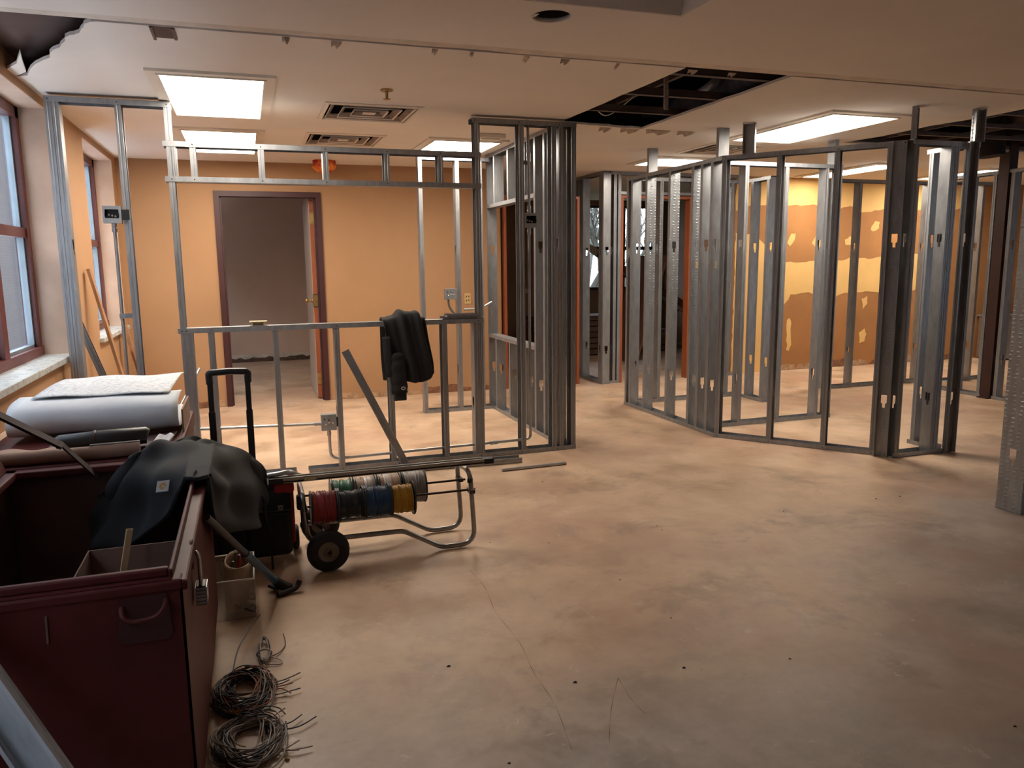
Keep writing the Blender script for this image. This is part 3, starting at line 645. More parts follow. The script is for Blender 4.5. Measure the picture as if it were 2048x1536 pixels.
# rim of the round ceiling hole
hr = MB(); hr.lathe([(.084, -.001), (.081, .0), (.081, .018), (.086, .018)], (rh.x, rh.y, CZ), n=28); hr.build('hole_rim', CEIL, ceil_near)
MB().poly([(rh.x-.083, rh.y-.02), (rh.x-.065, rh.y-.025), (rh.x-.07, rh.y+.02), (rh.x-.083, rh.y+.022)], [], lambda u, v, w: (u, v, CZ-.004+w), .003).build('torn_paper_flap', WHITE, ceil_near)
# torn paper flaps along the scar line
TORN = mat('torn_drywall_paper', (.45, .36, .29), .9, var=.3, nscale=30); TORND = mat('torn_drywall_dark', (.14, .085, .065), .9, var=.3)
def flap(x, y, w, h, drop, m_, obj=ceil_far):
    MB().poly([(0, 0), (w, 0), (w*.9, h*.5), (w*.6, h), (w*.35, h*.45), (w*.1, h*.8)], [], lambda u, v, q: (x+u, y+v, CZ-.002-drop*(v/h)-q), .002).build('torn_flap', m_, obj)
for px, py, w, h in ((1070, 95, .03, .05), (868, 92, .03, .035), (1130, 112, .05, .03), (1248, 118, .02, .05), (665, 72, .05, .05), (565, 62, .035, .04), (570, 70, .02, .04), (962, 82, .02, .02), (1162, 97, .02, .02), (1392, 131, .06, .03), (1480, 135, .05, .025)):
    p = aZ(px, py, CZ); flap(p.x, min(max(p.y, 3.80), 3.81), w, h, .02, TORN)
for px, w in ((295, .10),):
    p = aZ(px, 46, CZ); MB().box(p.x, p.x+w, 3.80, 3.97, CZ-.002, CZ+.001).build('dark_bracket_scar', TORND, ceil_far)
    MB().box(p.x, p.x+.012, 3.80, 4.0, CZ-.006, CZ-.001).box(p.x+w-.012, p.x+w, 3.80, 3.98, CZ-.006, CZ-.001).build('bracket_rail', PLSTEEL, ceil_far)
for x0, w in ((2.62, .10), (2.80, .16), (3.02, .22), (3.3, .16)):
    flap(x0, 5.56, w, .055, .03, TORN)
# things in the openings
pr = struct(thing('ceiling_framing', 'x', 'framing', (2.6, 4.6, CZ))); del pr['category']; pr['label'] = 'dark ceiling framing channels crossing the open ceiling bay'
for y in (3.98, 4.52, 5.06): MB().box(2.1, 3.2, y, y+.045, CZ+.02, CZ+.024).box(2.1, 3.2, y, y+.004, CZ+.02, CZ+.065).build('furring_channel', PLSTEEL, pr)
for x in (2.35, 2.72): MB().box(x, x+.03, 3.6, 5.7, CZ+.16, CZ+.20).build('carrier_channel', PLSTEEL, pr)
MB().beam(aY(1332, 145, 4.43)+Vector((0, 0, .05)), aY(1332, 219, 4.43), .028, .012, (0, 1, 0)).build('hanging_strip', TORN, ceil_far)
FOIL = mat('crinkled_foil_duct', (.72, .73, .75), .25, .45, var=.3, nscale=20, bmp=1.0, bscale=30)
FOIL2 = mat('black_film_duct', (.30, .30, .32), .22, .2, var=.3, nscale=20, bmp=1.0, bscale=24)
def duct(name, label, pts, r, mt):
    P = catmull(pts, 14); o = tag(MB().tube(P, [r*(1+.07*(i % 2)) for i in range(len(P))], 16).build(name, mt), label, 'duct')
duct('flexible_duct', 'shiny black film flexible duct along the open ceiling bay', [aZ(1560, 118, 2.64), aZ(1500, 150, 2.63), aZ(1425, 192, 2.62), aZ(1350, 218, 2.62), aZ(1300, 232, 2.68)], .085, FOIL2)
duct('flexible_duct', 'short silver foil duct end hanging in the open ceiling bay', [aZ(1440, 150, 2.68), aZ(1428, 166, 2.61), aZ(1402, 186, 2.555)], .032, FOIL)
for i, (p0, p1, p2, lab) in enumerate((((2.365, 5.22, 2.601), (2.55, 5.32, 2.478), (2.735, 5.24, 2.601), 'thin white cable sagging below the channels of the ceiling bay'), ((2.3, 4.3, 2.9), (2.42, 4.7, 2.6), (2.5, 4.8, 2.9), 'thin white cable looped high at the side of the ceiling bay'))):
    tag(MB().tube(catmull([p0, p1, p2], 8), .005, 6).build('loose_cable', WHITE), lab, 'cable')
# exposed grid in the removed bay on the right
gr = struct(thing('ceiling_grid', 'x', 'grid', (6.5, 4.8, CZ))); del gr['category']; gr['label'] = 'exposed dark ceiling grid bars where the ceiling is missing'
for y in (3.95, 4.4, 4.85, 5.3, 5.75): MB().box(5.15, 9.5, y, y+.03, CZ+.02, CZ+.05).build('grid_bar', PLSTEEL, gr)
for x in (5.5, 6.1, 6.7, 7.3, 7.9, 8.5): MB().box(x, x+.025, 3.8, 5.85, CZ+.05, CZ+.08).build('grid_bar', PLSTEEL, gr)
duct('round_duct', 'dark round duct above the missing ceiling on the right', [(6.0, 3.9, 2.8), (6.6, 5.0, 2.8), (7.8, 6.4, 2.8)], .13, PLSTEEL)
duct('round_duct', 'dark square looking duct drop beside the red column', [(6.6, 5.62, 2.95), (6.62, 5.58, 2.6), (6.63, 5.56, 2.35)], .11, PLENUM)
# ================================================================== ELECTRICAL ROUGH-IN
BOXM = galv_mat('stamped_box_steel', (.34, .36, .38), .45)
def jbox(name, label, c, w, h, d=.05, open_=False, stub=True, arm=None):
    """steel box, front plane facing -Y; c = centre of the front"""
    x, y, z = c; t = thing(name, label, 'junction box', (x, y, z-h/2))
    e = .0025
    MB().box(x-w/2, x+w/2, y+d-e, y+d, z-h/2, z+h/2).box(x-w/2, x-w/2+e, y, y+d, z-h/2, z+h/2).box(x+w/2-e, x+w/2, y, y+d, z-h/2, z+h/2).box(x-w/2, x+w/2, y, y+d, z-h/2, z-h/2+e).box(x-w/2, x+w/2, y, y+d, z+h/2-e, z+h/2).build('body', BOXM, t)
    if open_:
        m = MB().poly(rect(x-w/2, x+w/2, z-h/2, z+h/2), [[(x-w*.36, z-h*.22), (x+w*.36, z-h*.22), (x+w*.40, z-h*.10), (x+w*.36, z+h*.30), (x-w*.36, z+h*.30), (x-w*.40, z-h*.1)][::-1]], lambda u, v, q: (u, y-q, v), .006); m.build('mud_ring', BOXM, t)
        MB().box(x-w*.45, x+w*.45, y+d*.6, y+d-.003, z-h*.4, z+h*.4).build('dark_interior', BLACK, t)
        for k in range(3): MB().lathe([(0, 0), (.006, 0), (.006, -.004), (0, -.004)], (x-w*.2+k*.018, y+d*.55, z-.005*k), (0, 1, 0), 8).build('knockout_dot', TRIMW, t)
    else:
        MB().rbox(x-w/2, x+w/2, y-.004, y+.0005, z-h/2, z+h/2, .002).build('cover', BOXM, t)
        for dx, dz in ((-.22, -.12), (.0, .16), (.0, -.02), (.24, -.05), (-.28, .2)):
            MB().lathe([(0, -.0055), (.0055, -.0055), (.0055, -.0035)], (x+dx*w, y, z+dz*h), (0, 1, 0), 10).build('knockout', TRIMW if dz < .1 else BLACK, t)
    if arm: MB().box(arm[0], arm[1], y+.004, y+.02, z-h*.3, z+h*.3).build('mounting_bracket', BLACK, t)
    return t
c1 = Vector((-.75, 5.30, 1.738)); jbox('outlet_box', 'open steel outlet box with mud ring beside the window, on a conduit', c1, .102, .102, .05, True, arm=(-.70, -.655))
c2 = Vector((.478, 5.335, .348)); jbox('outlet_box', 'low covered steel box with knockouts on the front partition stud', c2, .102, .112, .05, False, arm=(.525, .545))
c3 = Vector((1.975, 5.335, 1.726)); jbox('outlet_box', 'open steel outlet box high on the front partition next to the tall end post', c3, .102, .102, .05, True, arm=(1.885, 1.925))
c4 = Vector((1.82, 7.115, 1.137)); jbox('outlet_box', 'grey covered steel box on the narrow frame by the orange wall', c4, .115, .10, .04, False)
jbox('outlet_box', 'low steel outlet box in the near stud wall end', Vector((4.10, 3.0, .36)), .10, .10, .05, True)
def conduit(name, label, pts, r=.011, rad=.1, mt=ZINC, extras=()):
    t = thing(name, label, 'conduit', pts[0]); MB().tube(rpath(pts, rad, 7), r, 10).build('pipe', mt, t)
    for p, ax in extras: MB().lathe([(r, -.03), (r*1.45, -.03), (r*1.45, -.004), (r*1.2, -.002), (r*1.2, .002), (r*1.45, .004), (r*1.45, .03), (r, .03)], p, ax, 12, False).build('coupling', ZINC, t)
    return t
conduit('conduit', 'vertical conduit dropping from the open box beside the window', [(-.752, 5.37, 1.685), (-.752, 5.37, .40), (-.752, 5.37, .04)], .0105, extras=[((-.752, 5.37, 1.665), (0, 0, 1))])
tag(MB().box(-.765, -.66, 5.352, 5.36, 1.105, 1.135).build('pipe_strap', GALV), 'flat steel strap tying the window conduit to its stud', 'strap')
conduit('conduit', 'level conduit running from the low box toward the plan roll', [(-.50, 5.37, .365), (.42, 5.37, .336)], .0105, extras=[((.41, 5.37, .3365), (1, 0, 0))])
conduit('conduit', 'conduit bent from the low box along the floor and up to the high box', [(.478, 5.375, .285), (.482, 5.375, .082), (.60, 5.375, .080), (1.90, 5.375, .097), (1.972, 5.375, .10), (1.972, 5.375, .35), (1.972, 5.375, 1.67)], .0105, .10, extras=[((1.68, 5.375, .0935), (1, 0, .012)), ((.478, 5.375, .28), (0, 0, 1)), ((1.972, 5.375, 1.655), (0, 0, 1))])
conduit('conduit', 'vertical conduit from the high box up to the ceiling', [(1.972, 5.372, 1.78), (1.972, 5.372, 2.05), (1.966, 5.372, 2.43)], .0105, extras=[((1.972, 5.372, 2.17), (0, 0, 1)), ((1.972, 5.372, 1.80), (0, 0, 1))])
tag(MB().box(1.905, 1.985, 5.384, 5.392, 2.12, 2.15).build('pipe_strap', GALV), 'perforated strap holding the upper conduit to the tall stud', 'strap')
tag(MB().box(1.905, 1.985, 5.384, 5.392, 1.20, 1.23).build('pipe_strap', GALV), 'perforated strap holding the lower conduit below the high box', 'strap')
conduit('flexible_cable', 'armoured cable curling from the grey box behind the sill', [(1.795, 7.13, 1.09), (1.80, 7.13, 1.02), (1.86, 7.14, .94), (1.93, 7.14, .93)], .011, .06, mt=mat('dull_steel_cable', (.16, .15, .14), .5, .5))
conduit('flexible_cable', 'bright conduit bent along the orange wall from the narrow frame', [(1.96, 7.17, .985), (2.12, 7.17, .985), (2.24, 7.17, 1.05)], .011, .08)
ow = thing('wall_outlet', 'cream outlet plate on the orange wall beside the narrow frame', 'outlet', (2.19, YB, 1.04))
cx = aY(935, 597, YB)
MB().rbox(cx.x-.037, cx.x+.037, YB-.008, YB, cx.z-.06, cx.z+.06, .004).build('plate', mat('cream_outlet_plate', (.55, .38, .17), .5), ow)
for dx, dz in ((-.014, .022), (.014, .022), (-.014, -.022), (.014, -.018)): MB().box(cx.x+dx-.006, cx.x+dx+.006, YB-.0095, YB-.0078, cx.z+dz-.010, cx.z+dz+.010).build('slot', mat('dark_brown_slot', (.10, .05, .02), .6), ow)
# scrap on sills
sc_ = thing('track_scrap', 'two short lengths of steel track stacked on the sill end', 'steel scrap', (1.42, 5.36, 1.031))
for k in range(2): MB().box(1.30+.03*k, 1.565, 5.335-.006*k, 5.42-.006*k, 1.031+.018*k, 1.0325+.018*k).box(1.30+.03*k, 1.565, 5.335-.006*k, 5.3365-.006*k, 1.031+.018*k, 1.049+.018*k).box(1.30+.03*k, 1.565, 5.4185-.006*k, 5.42-.006*k, 1.031+.018*k, 1.049+.018*k).build('track_piece', GALV, sc_)
bk = thing('bracket', 'small pale wooden bracket standing on the sill of the front wall', 'bracket', (.055, 5.37, 1.031))
PALEW = mat('pale_wood', (.62, .46, .27), .6, var=.12)
MB().rbox(.0, .112, 5.34, 5.40, 1.052, 1.060, .002).build('top_plate', PALEW, bk)
MB().box(.01, .022, 5.345, 5.395, 1.031, 1.053).box(.088, .10, 5.345, 5.395, 1.031, 1.053).box(.022, .088, 5.385, 5.395, 1.031, 1.053).build('legs', PALEW, bk)
# loose steel
def loose_stud(name, label, p, q, up, depth=D, mt=GALV, w=.036):
    p, q = Vector(p), Vector(q); L = (q-p).length; z = (q-p).normalized(); x = Vector(up); x = (x-z*x.dot(z)).normalized(); y = z.cross(x)
    o = bpy.data.objects.new(name, stud_mesh(L, (), depth, w)); COL.objects.link(o)
    o.matrix_world = Matrix(((x.x, y.x, z.x, p.x), (x.y, y.y, z.y, p.y), (x.z, y.z, z.z, p.z), (0, 0, 0, 1)))
    return tag(o, label, 'steel stud')
loose_stud('loose_stud', 'short steel stud leaning diagonally in the opening of the front wall', (.965, 5.255, .005), (.577, 5.275, .835), (0, -1, 0), .052)
loose_stud('loose_stud', 'flat steel stud lying on the floor against the front wall track', (.92, 5.20, .004), (1.80, 5.155, .004), (0, 0, 1), .085)
loose_stud('loose_stud', 'steel stud offcut leaning on the orange wall under the window, behind the plans', (-.735, 5.62, .005), (-1.085, 5.60, 1.14), (1, 0, 0), .05)
tag(MB().tube([aZ(1004, 940, .011), aZ(1132, 926, .011)], .011, 12).build('conduit_offcut', ZINC), 'short straight conduit offcut lying on the open floor', 'conduit')
tag(MB().tube([(-.74, 6.05, .012), aY(399, 737, 6.5)], .011, 10).build('conduit_offcut', ZINC), 'loose conduit length slanting up behind the front wall jamb', 'conduit')
pl = tag(MB().beam((-.80, 6.30, .02), (-1.075, 6.30, 1.412), .02, .075, (0, 1, 0)).build('lumber_plank', WOOD), 'brown wooden plank leaning against the orange wall beside the second window', 'plank')
for k, (p, q, lab) in enumerate((((-.86, 7.55, .0), (-1.07, 7.6, 1.0), 'tall rough lumber offcut leaning under the second window'), ((-.82, 7.45, .0), (-.98, 7.50, .72), 'short rough lumber offcut leaning under the second window'))):
    tag(MB().beam(p, q, .03, .07, (0, 1, 0)).build('lumber_offcut', WOOD), lab, 'lumber')
rw = thing('wall_ledge', 'low beige boxed ledge along the left wall under the tall window', 'ledge', (XL, 4.8, .4))
MB().box(XL, XL+.064, 3.6, 5.30, .655, .675).build('ledge_top', REVEAL, rw); MB().box(XL, XL+.055, 3.6, 5.30, .30, .655).build('ledge_face', WOOD, rw)
# far leftovers: stacked boards & debris in the dark room
DB = mat('dark_weathered_board', (.10, .055, .035), .7, var=.35, stretch=(1, 8, 8)); 
for k in range(7):
    x0 = 4.0+.05*k; tag(MB().beam((4.1, 10.9+.03*k, .06+.085*k), (6.6-.1*k, 11.1, .06+.085*k), .5, .07).build('salvaged_board', DB), ['dark salvaged board at the bottom of the pile in the far room', 'dark salvaged board second from the bottom of the far pile', 'dark salvaged board third from the bottom of the far pile', 'dark salvaged board in the middle of the far pile', 'dark salvaged board third from the top of the far pile', 'dark salvaged board second from the top of the far pile', 'dark salvaged board on top of the far pile'][k], 'board', 'boards piled in the far room')
for k in range(3):
    tag(MB().beam((5.0+.1*k, 11.3-.12*k, 1.75-.1*k), (6.75+.1*k, 11.25-.12*k, .60), .05, .10).build('leaning_rail', [DB, mat('pale_rail', (.4, .33, .27), .5), DB][k]), ['dark rail slanting below the far window, closest to the glass', 'pale edged rail slanting below the far window between two dark ones', 'dark rail slanting below the far window, in front of the pale one'][k], 'rail')
tag(MB().beam((5.03, 9.9, .02), (5.5, 9.9, 1.5), .03, .9, (0, 1, 0)).build('plywood_sheet', mat('red_brown_panel', (.16, .07, .045), .7)), 'red brown plywood sheet leaning inside the orange wood opening', 'plywood')
sk = thing('steel_cabinet', 'brushed steel cabinet far behind the red column', 'cabinet', (10.3, 8.2, 0))
MB().rbox(9.85, 10.9, 7.9, 8.25, .02, .60, .01).build('body', mat('brushed_steel', (.5, .52, .53), .3, .9, stretch=(1, 1, 12)), sk); MB().box(9.83, 10.92, 7.88, 8.27, .60, .625).build('top', GALV, sk)
vp = thing('pipe_stub', 'capped water pipe stub with valve above the steel cabinet', 'pipe', (10.25, 8.2, .9))
MB().tube(rpath([(10.1, 8.25, 1.15), (10.1, 8.1, 1.15), (10.1, 8.1, .85)], .05), .018, 8).build('pipe', DKSTEEL, vp); MB().lathe([(0, 0), (.05, 0), (.05, .02), (0, .02)], (10.1, 8.06, .95), (0, 1, 0), 12).build('valve', BRASS, vp)
# ================================================================== HOODIE ON THE SILL
def keep_out(p, boxes, clear):
    """move a cloth point out of solid boxes (x0,x1,y0,y1,top,dirs): over the top or through the allowed sides, whichever is nearer"""
    for (x0, x1, y0, y1, top, dirs, over) in boxes:                      # over: a point this little below the top always goes over it
        a0, a1, b0, b1, t = x0-clear, x1+clear, y0-clear, y1+clear, top+clear
        if a0 < p.x < a1 and b0 < p.y < b1 and p.z < t:
            opt = [(t-p.z, 'z')]
            if '-x' in dirs: opt.append((p.x-a0, '-x'))
            if '+x' in dirs: opt.append((a1-p.x, '+x'))
            if '-y' in dirs: opt.append((p.y-b0, '-y'))
            if '+y' in dirs: opt.append((b1-p.y, '+y'))
            k = 'z' if t-p.z < over else min(opt)[1]
            if k == 'z': p.z = t
            elif k == '-x': p.x = a0
            elif k == '+x': p.x = a1
            elif k == '-y': p.y = b0
            else: p.y = b1
    return p
def grid_cloth(rows, name, mt, parent, nu=6, nv=6, fold=None, thick=.012, solid=(), settle=0):
    R_ = [catmull(r, nu) for r in rows]; cols = list(zip(*R_)); C_ = [catmull(list(c), nv) for c in cols]
    NV = len(C_[0]); NU = len(C_); vs = []
    for j in range(NV):
        for i in range(NU): vs.append(C_[i][j].copy())
    # normals for folds
    def P(i, j): return vs[min(max(j, 0), NV-1)*NU+min(max(i, 0), NU-1)]
    out = []
    for j in range(NV):
        for i in range(NU):
            n_ = (P(i+1, j)-P(i-1, j)).cross(P(i, j+1)-P(i, j-1)); n_ = n_.normalized() if n_.length > 1e-9 else Vector((0, 0, 1))
            out.append(P(i, j)+n_*(fold(i/(NU-1), j/(NV-1)) if fold else 0))
    if solid:                                                       # let the cloth settle: relax, then keep it outside of what it lies on
        out = [keep_out(p.copy(), solid, thick+.005) for p in out]
        for it in range(settle):
            new = [p.copy() for p in out]
            for j in range(NV):
                for i in range(NU):
                    a_ = [(i-1, j), (i+1, j)] if j in (0, NV-1) else [(i, j-1), (i, j+1)] if i in (0, NU-1) else [(i-1, j), (i+1, j), (i, j-1), (i, j+1)]
                    if j in (0, NV-1) and i in (0, NU-1): continue
                    m_ = Vector((0, 0, 0))
                    for (k, l) in a_: m_ += out[l*NU+k]
                    new[j*NU+i] = keep_out(out[j*NU+i].lerp(m_/len(a_), .5), solid, thick+.005)
            out = new
    back = []
    def Q(i, j): return out[min(max(j, 0), NV-1)*NU+min(max(i, 0), NU-1)]
    for j in range(NV):
        for i in range(NU):
            n_ = (Q(i+1, j)-Q(i-1, j)).cross(Q(i, j+1)-Q(i, j-1)); n_ = n_.normalized() if n_.length > 1e-9 else Vector((0, 0, 1))
            back.append(Q(i, j)-n_*thick)
    if solid: back = [keep_out(p, solid, .003) for p in back]
    N2 = NU*NV; fs = [(j*NU+i, j*NU+i+1, (j+1)*NU+i+1, (j+1)*NU+i) for j in range(NV-1) for i in range(NU-1)]
    fs += [tuple(N2+q for q in f[::-1]) for f in fs]
    ring_ = [i for i in range(NU)]+[j*NU+NU-1 for j in range(1, NV)]+[(NV-1)*NU+i for i in range(NU-2, -1, -1)]+[j*NU for j in range(NV-2, 0, -1)]
    fs += [(ring_[k], ring_[(k+1) % len(ring_)], N2+ring_[(k+1) % len(ring_)], N2+ring_[k]) for k in range(len(ring_))]
    mb = MB(); mb.add(out+back, fs, True)
    me = mb.mesh(name, True); o = bpy.data.objects.new(name, me); COL.objects.link(o); me.materials.append(mt)
    for p in me.polygons: p.use_smooth = True
    if parent: o.parent = parent; o.matrix_parent_inverse = parent_matrix(parent).inverted()
    return o
hd = thing('hooded_sweatshirt', 'black hooded sweatshirt hung over the sill of the front wall', 'sweatshirt', (1.04, 5.35, 1.03))
rows = [
 [(.925, 5.27, .63), (1.00, 5.25, .615), (1.08, 5.255, .602), (1.15, 5.265, .605), (1.225, 5.285, .655)],
 [(.91, 5.275, .72), (.99, 5.25, .71), (1.08, 5.25, .70), (1.15, 5.26, .70), (1.215, 5.285, .73)],
 [(.885, 5.28, .90), (.97, 5.265, .89), (1.05, 5.26, .89), (1.12, 5.262, .89), (1.185, 5.285, .90)],
 [(.872, 5.285, 1.02), (.95, 5.275, 1.045), (1.03, 5.27, 1.06), (1.10, 5.272, 1.05), (1.165, 5.29, 1.02)],
 [(.872, 5.33, 1.045), (.95, 5.33, 1.078), (1.03, 5.33, 1.098), (1.10, 5.33, 1.085), (1.165, 5.335, 1.04)],
 [(.872, 5.40, 1.040), (.95, 5.41, 1.072), (1.03, 5.41, 1.088), (1.10, 5.41, 1.075), (1.165, 5.40, 1.035)],
 [(.875, 5.452, .98), (.95, 5.462, 1.0), (1.03, 5.467, 1.01), (1.10, 5.462, 1.0), (1.165, 5.452, .98)],
 [(.88, 5.462, .80), (.95, 5.47, .80), (1.03, 5.475, .80), (1.10, 5.47, .80), (1.17, 5.462, .80)],
 [(.895, 5.465, .60), (.96, 5.475, .595), (1.04, 5.478, .59), (1.12, 5.475, .595), (1.18, 5.465, .61)]]
grid_cloth(rows, 'body', CLOTH2, hd, 8, 5, lambda u, v: .011*math.sin(u*17+2.5*v)+.007*math.sin(u*31+5*v)*math.sin(3*v+1)+.004*math.sin(v*22+u*5), .012, [(.8, 1.3, 5.318, 5.424, 1.034, ('-y', '+y'), 0)])
sl = [[(.915, 5.268, .80), (.935, 5.252, .81), (.965, 5.250, .81), (.990, 5.262, .80)], [(.912, 5.266, .74), (.932, 5.244, .735), (.970, 5.240, .735), (.998, 5.256, .74)], [(.912, 5.264, .62), (.936, 5.238, .61), (.975, 5.234, .61), (1.004, 5.252, .62)], [(.916, 5.264, .535), (.94, 5.240, .53), (.98, 5.236, .53), (1.008, 5.252, .535)]]
slv = grid_cloth(sl, 'sleeve', CLOTH2, hd, 5, 5, lambda u, v: .004*math.sin(v*26+u*4), .014)
MB().rbox(.918, 1.006, 5.232, 5.268, .483, .54, .008).build('cuff', mat('black_rib_knit', (.010, .010, .011), .9, bmp=.4, bscale=120), slv)
MB().tube([(.980+.013*math.cos(q), 5.216, .573+.009*math.sin(q)) for q in [k*math.pi/10 for k in range(20)]], .0024, 6, True).build('oval_emblem', mat('white_embroidery', (.6, .6, .6), .8), slv)
slv2 = grid_cloth([[(.875, 5.285, .93), (.885, 5.275, .93), (.905, 5.273, .93)], [(.880, 5.285, .80), (.892, 5.272, .79), (.912, 5.27, .80)], [(.888, 5.285, .665), (.902, 5.272, .65), (.92, 5.272, .66)]], 'sleeve', CLOTH2, hd, 5, 5, None, .025)
# ================================================================== RED JOB BOXES
JB = thing('job_box', 'open dark red steel job box with padlock hasp, jacket over its edge', 'tool chest', (-.51, 2.5, 0))
bx0, bx1, by0, by1, bz0, bz1 = -.86, -.186, 1.865, 3.135, .09, .70
MB().poly(rect(bx0, bx1, bz0, bz1), [], lambda u, v, w: (u, by0+w, v), .006).build('end_panel', BOXRED, JB)
MB().box(bx0, bx1, by1-.006, by1, bz0, bz1).build('end_panel', BOXRED, JB)
MB().box(bx1-.006, bx1, by0, by1, bz0, bz1-.02).build('front_panel', BOXRED, JB)
MB().box(bx0, bx0+.006, by0, by1, bz0, bz1).build('rear_panel', BOXRED, JB)
MB().box(bx0, bx1, by0, by1, bz0, bz0+.006).build('bottom_panel', BOXIN, JB)
MB().box(bx0+.006, bx0+.009, by0+.006, by1-.006, bz0+.006, bz1-.03).box(bx0+.006, bx1-.006, by1-.009, by1-.006, bz0+.006, bz1-.03).box(bx1-.009, bx1-.006, by0+.006, by1-.006, bz0+.006, bz1-.05).box(bx0+.006, bx1-.006, by0+.006, by0+.009, bz0+.006, bz1-.03).build('lining', BOXIN, JB)
# rolled rims
MB().rbox(bx0, bx1, by0-.004, by0+.045, bz1-.026, bz1, .006).rbox(bx0, bx1-.03, by0+.025, by0+.045, bz1, bz1+.022, .005).build('end_rim', BOXRED, JB)
MB().rbox(bx0, bx1, by1-.045, by1+.004, bz1-.026, bz1, .006).build('end_rim', BOXRED, JB)
MB().rbox(bx1-.030, bx1+.012, by0, by1, bz1-.030, bz1-.004, .006).rbox(bx1-.030, bx1-.020, by0+.02, by1-.02, bz1-.004, bz1+.02, .004).build('front_rim', BOXRED, JB)
MB().rbox(bx0-.004, bx0+.04, by0, by1, bz1-.026, bz1, .006).build('rear_rim', BOXRED, JB)
for y in (by0+.08, by1-.18): MB().rbox(bx0+.02, bx1-.02, y, y+.10, 0, bz0, .006).build('skid', BOXRED, JB)
# recessed carrying handle on the end panel
hx0, hx1, hz0, hz1 = -.330, -.212, .560, .668
hp = MB().poly([(hx0+.012, hz1), (hx1-.008, hz1+.004), (hx1, hz0+.012), (hx1-.012, hz0), (hx0+.012, hz0), (hx0, hz0+.016)], [], lambda u, v, w: (u, by0-w, v), .004).build('handle_plate', mat('dark_handle_pan', (.05, .014, .015), .5), JB)
MB().tube(rpath([(hx0+.014, by0-.004, hz1-.018), (hx0+.016, by0-.028, hz1-.030), (hx0+.035, by0-.032, hz1-.045), (hx1-.03, by0-.032, hz1-.040), (hx1-.012, by0-.028, hz1-.022), (hx1-.01, by0-.004, hz1-.012)], .012, 4), .0065, 8).build('carry_handle', BOXRED, JB)
MB().tube([(-.468, by0-.003, .655), (-.470, by0-.003, .59)], .0025, 6).build('weld_scar', mat('scratched_steel', (.25, .2, .19), .4, .7), JB)
# hasp, padlock
HY = 2.13
hs = MB().lathe([(.0, 0), (.036, 0), (.036, .006), (.022, .008), (.0, .008)], (bx1, HY, .66), (1, 0, 0), 20); hs.build('hasp_recess', BOXRED, JB)
MB().tube([(bx1+.004, HY+.036*math.cos(q), .662+.036*math.sin(q)) for q in [k*math.pi/12 for k in range(24)]], .004, 6, True).build('hasp_ring', BOXRED, JB)
lk = thing('padlock', 'laminated steel padlock hanging from the red job box hasp', 'padlock', (bx1+.022, HY+.02, .53))
MB().tube(rpath([(bx1+.020, HY-.012, .575), (bx1+.020, HY-.012, .655), (bx1+.012, HY, .672), (bx1+.020, HY+.012, .655), (bx1+.020, HY+.012, .575)], .012, 4), .0045, 8).build('shackle', CHROME, lk)
MB().rbox(bx1+.008, bx1+.034, HY-.026, HY+.026, .526, .580, .003).build('body', DKSTEEL, lk)
for k in range(5): MB().box(bx1+.0065, bx1+.0355, HY-.0275, HY+.0275, .530+k*.0098, .5375+k*.0098).build('laminate', CHROME, lk)
# lid standing open on the wall side, stay arm
ld = MB(); ld.beam((bx0-.01, by0, bz1), (bx0-.01, by1, bz1), .02, .02); lid = MB()
lid.add([(bx0, by0, bz1), (bx0, by1, bz1), (-1.09, by1, 1.30), (-1.09, by0, 1.30), (bx0-.012, by0, bz1), (bx0-.012, by1, bz1), (-1.102, by1, 1.30), (-1.102, by0, 1.30)], [(0, 1, 2, 3), (7, 6, 5, 4), (0, 4, 5, 1), (1, 5, 6, 2), (2, 6, 7, 3), (3, 7, 4, 0)])
lid.build('lid', BOXRED, JB)
a0 = aY(200, 958, 3.08); a1 = aY(118, 884, 3.06); a2 = aY(-40, 812, 3.02)
MB().beam(a0, a1, .006, .028, (0, 1, 0.3)).beam(aY(125, 893, 3.05), a2, .010, .036, (0, 1, .3)).build('lid_stay', mat('dark_red_stay', (.028, .009, .009), .75), JB)
# contents
MB_card = mat('dull_cardboard', (.15, .085, .065), .85, var=.12)
cb = thing('cardboard_box', 'open dull cardboard box inside the red job box', 'box', (-.36, 2.3, bz0+.006))
z0 = bz0+.0065
MB().box(-.50, -.208, 2.20, 2.204, z0, .58).box(-.50, -.208, 2.50, 2.504, z0, .58).box(-.50, -.496, 2.204, 2.50, z0, .58).box(-.212, -.208, 2.204, 2.50, z0, .58).box(-.50, -.208, 2.20, 2.504, z0, z0+.004).build('walls', MB_card, cb)
MB().add([(-.505, 2.20, .58), (-.204, 2.20, .58), (-.204, 2.10, .612), (-.53, 2.10, .612), (-.505, 2.204, .583), (-.204, 2.204, .583), (-.204, 2.104, .615), (-.53, 2.104, .615)], [(0, 1, 2, 3), (7, 6, 5, 4), (0, 4, 5, 1), (1, 5, 6, 2), (2, 6, 7, 3), (3, 7, 4, 0)]).build('flap', MB_card, cb)
tag(MB().beam((-.45, 2.35, .25), (-.37, 2.42, .66), .004, .02).build('wood_stick', PALEW), 'thin wooden stick standing in the cardboard box', 'stick')
wv_ = thing('white_case', 'pale small case lying inside the red job box', 'case', (-.62, 2.2, bz0+.006)); MB().rbox(-.66, -.48, 1.93, 2.17, z0, .56, .008).build('shell', mat('pale_case', (.45, .38, .33), .6), wv_); MB().rbox(-.665, -.64, 1.96, 2.0, .56, .60, .004).build('latch', mat('pale_case', (.45, .38, .33), .6), wv_)
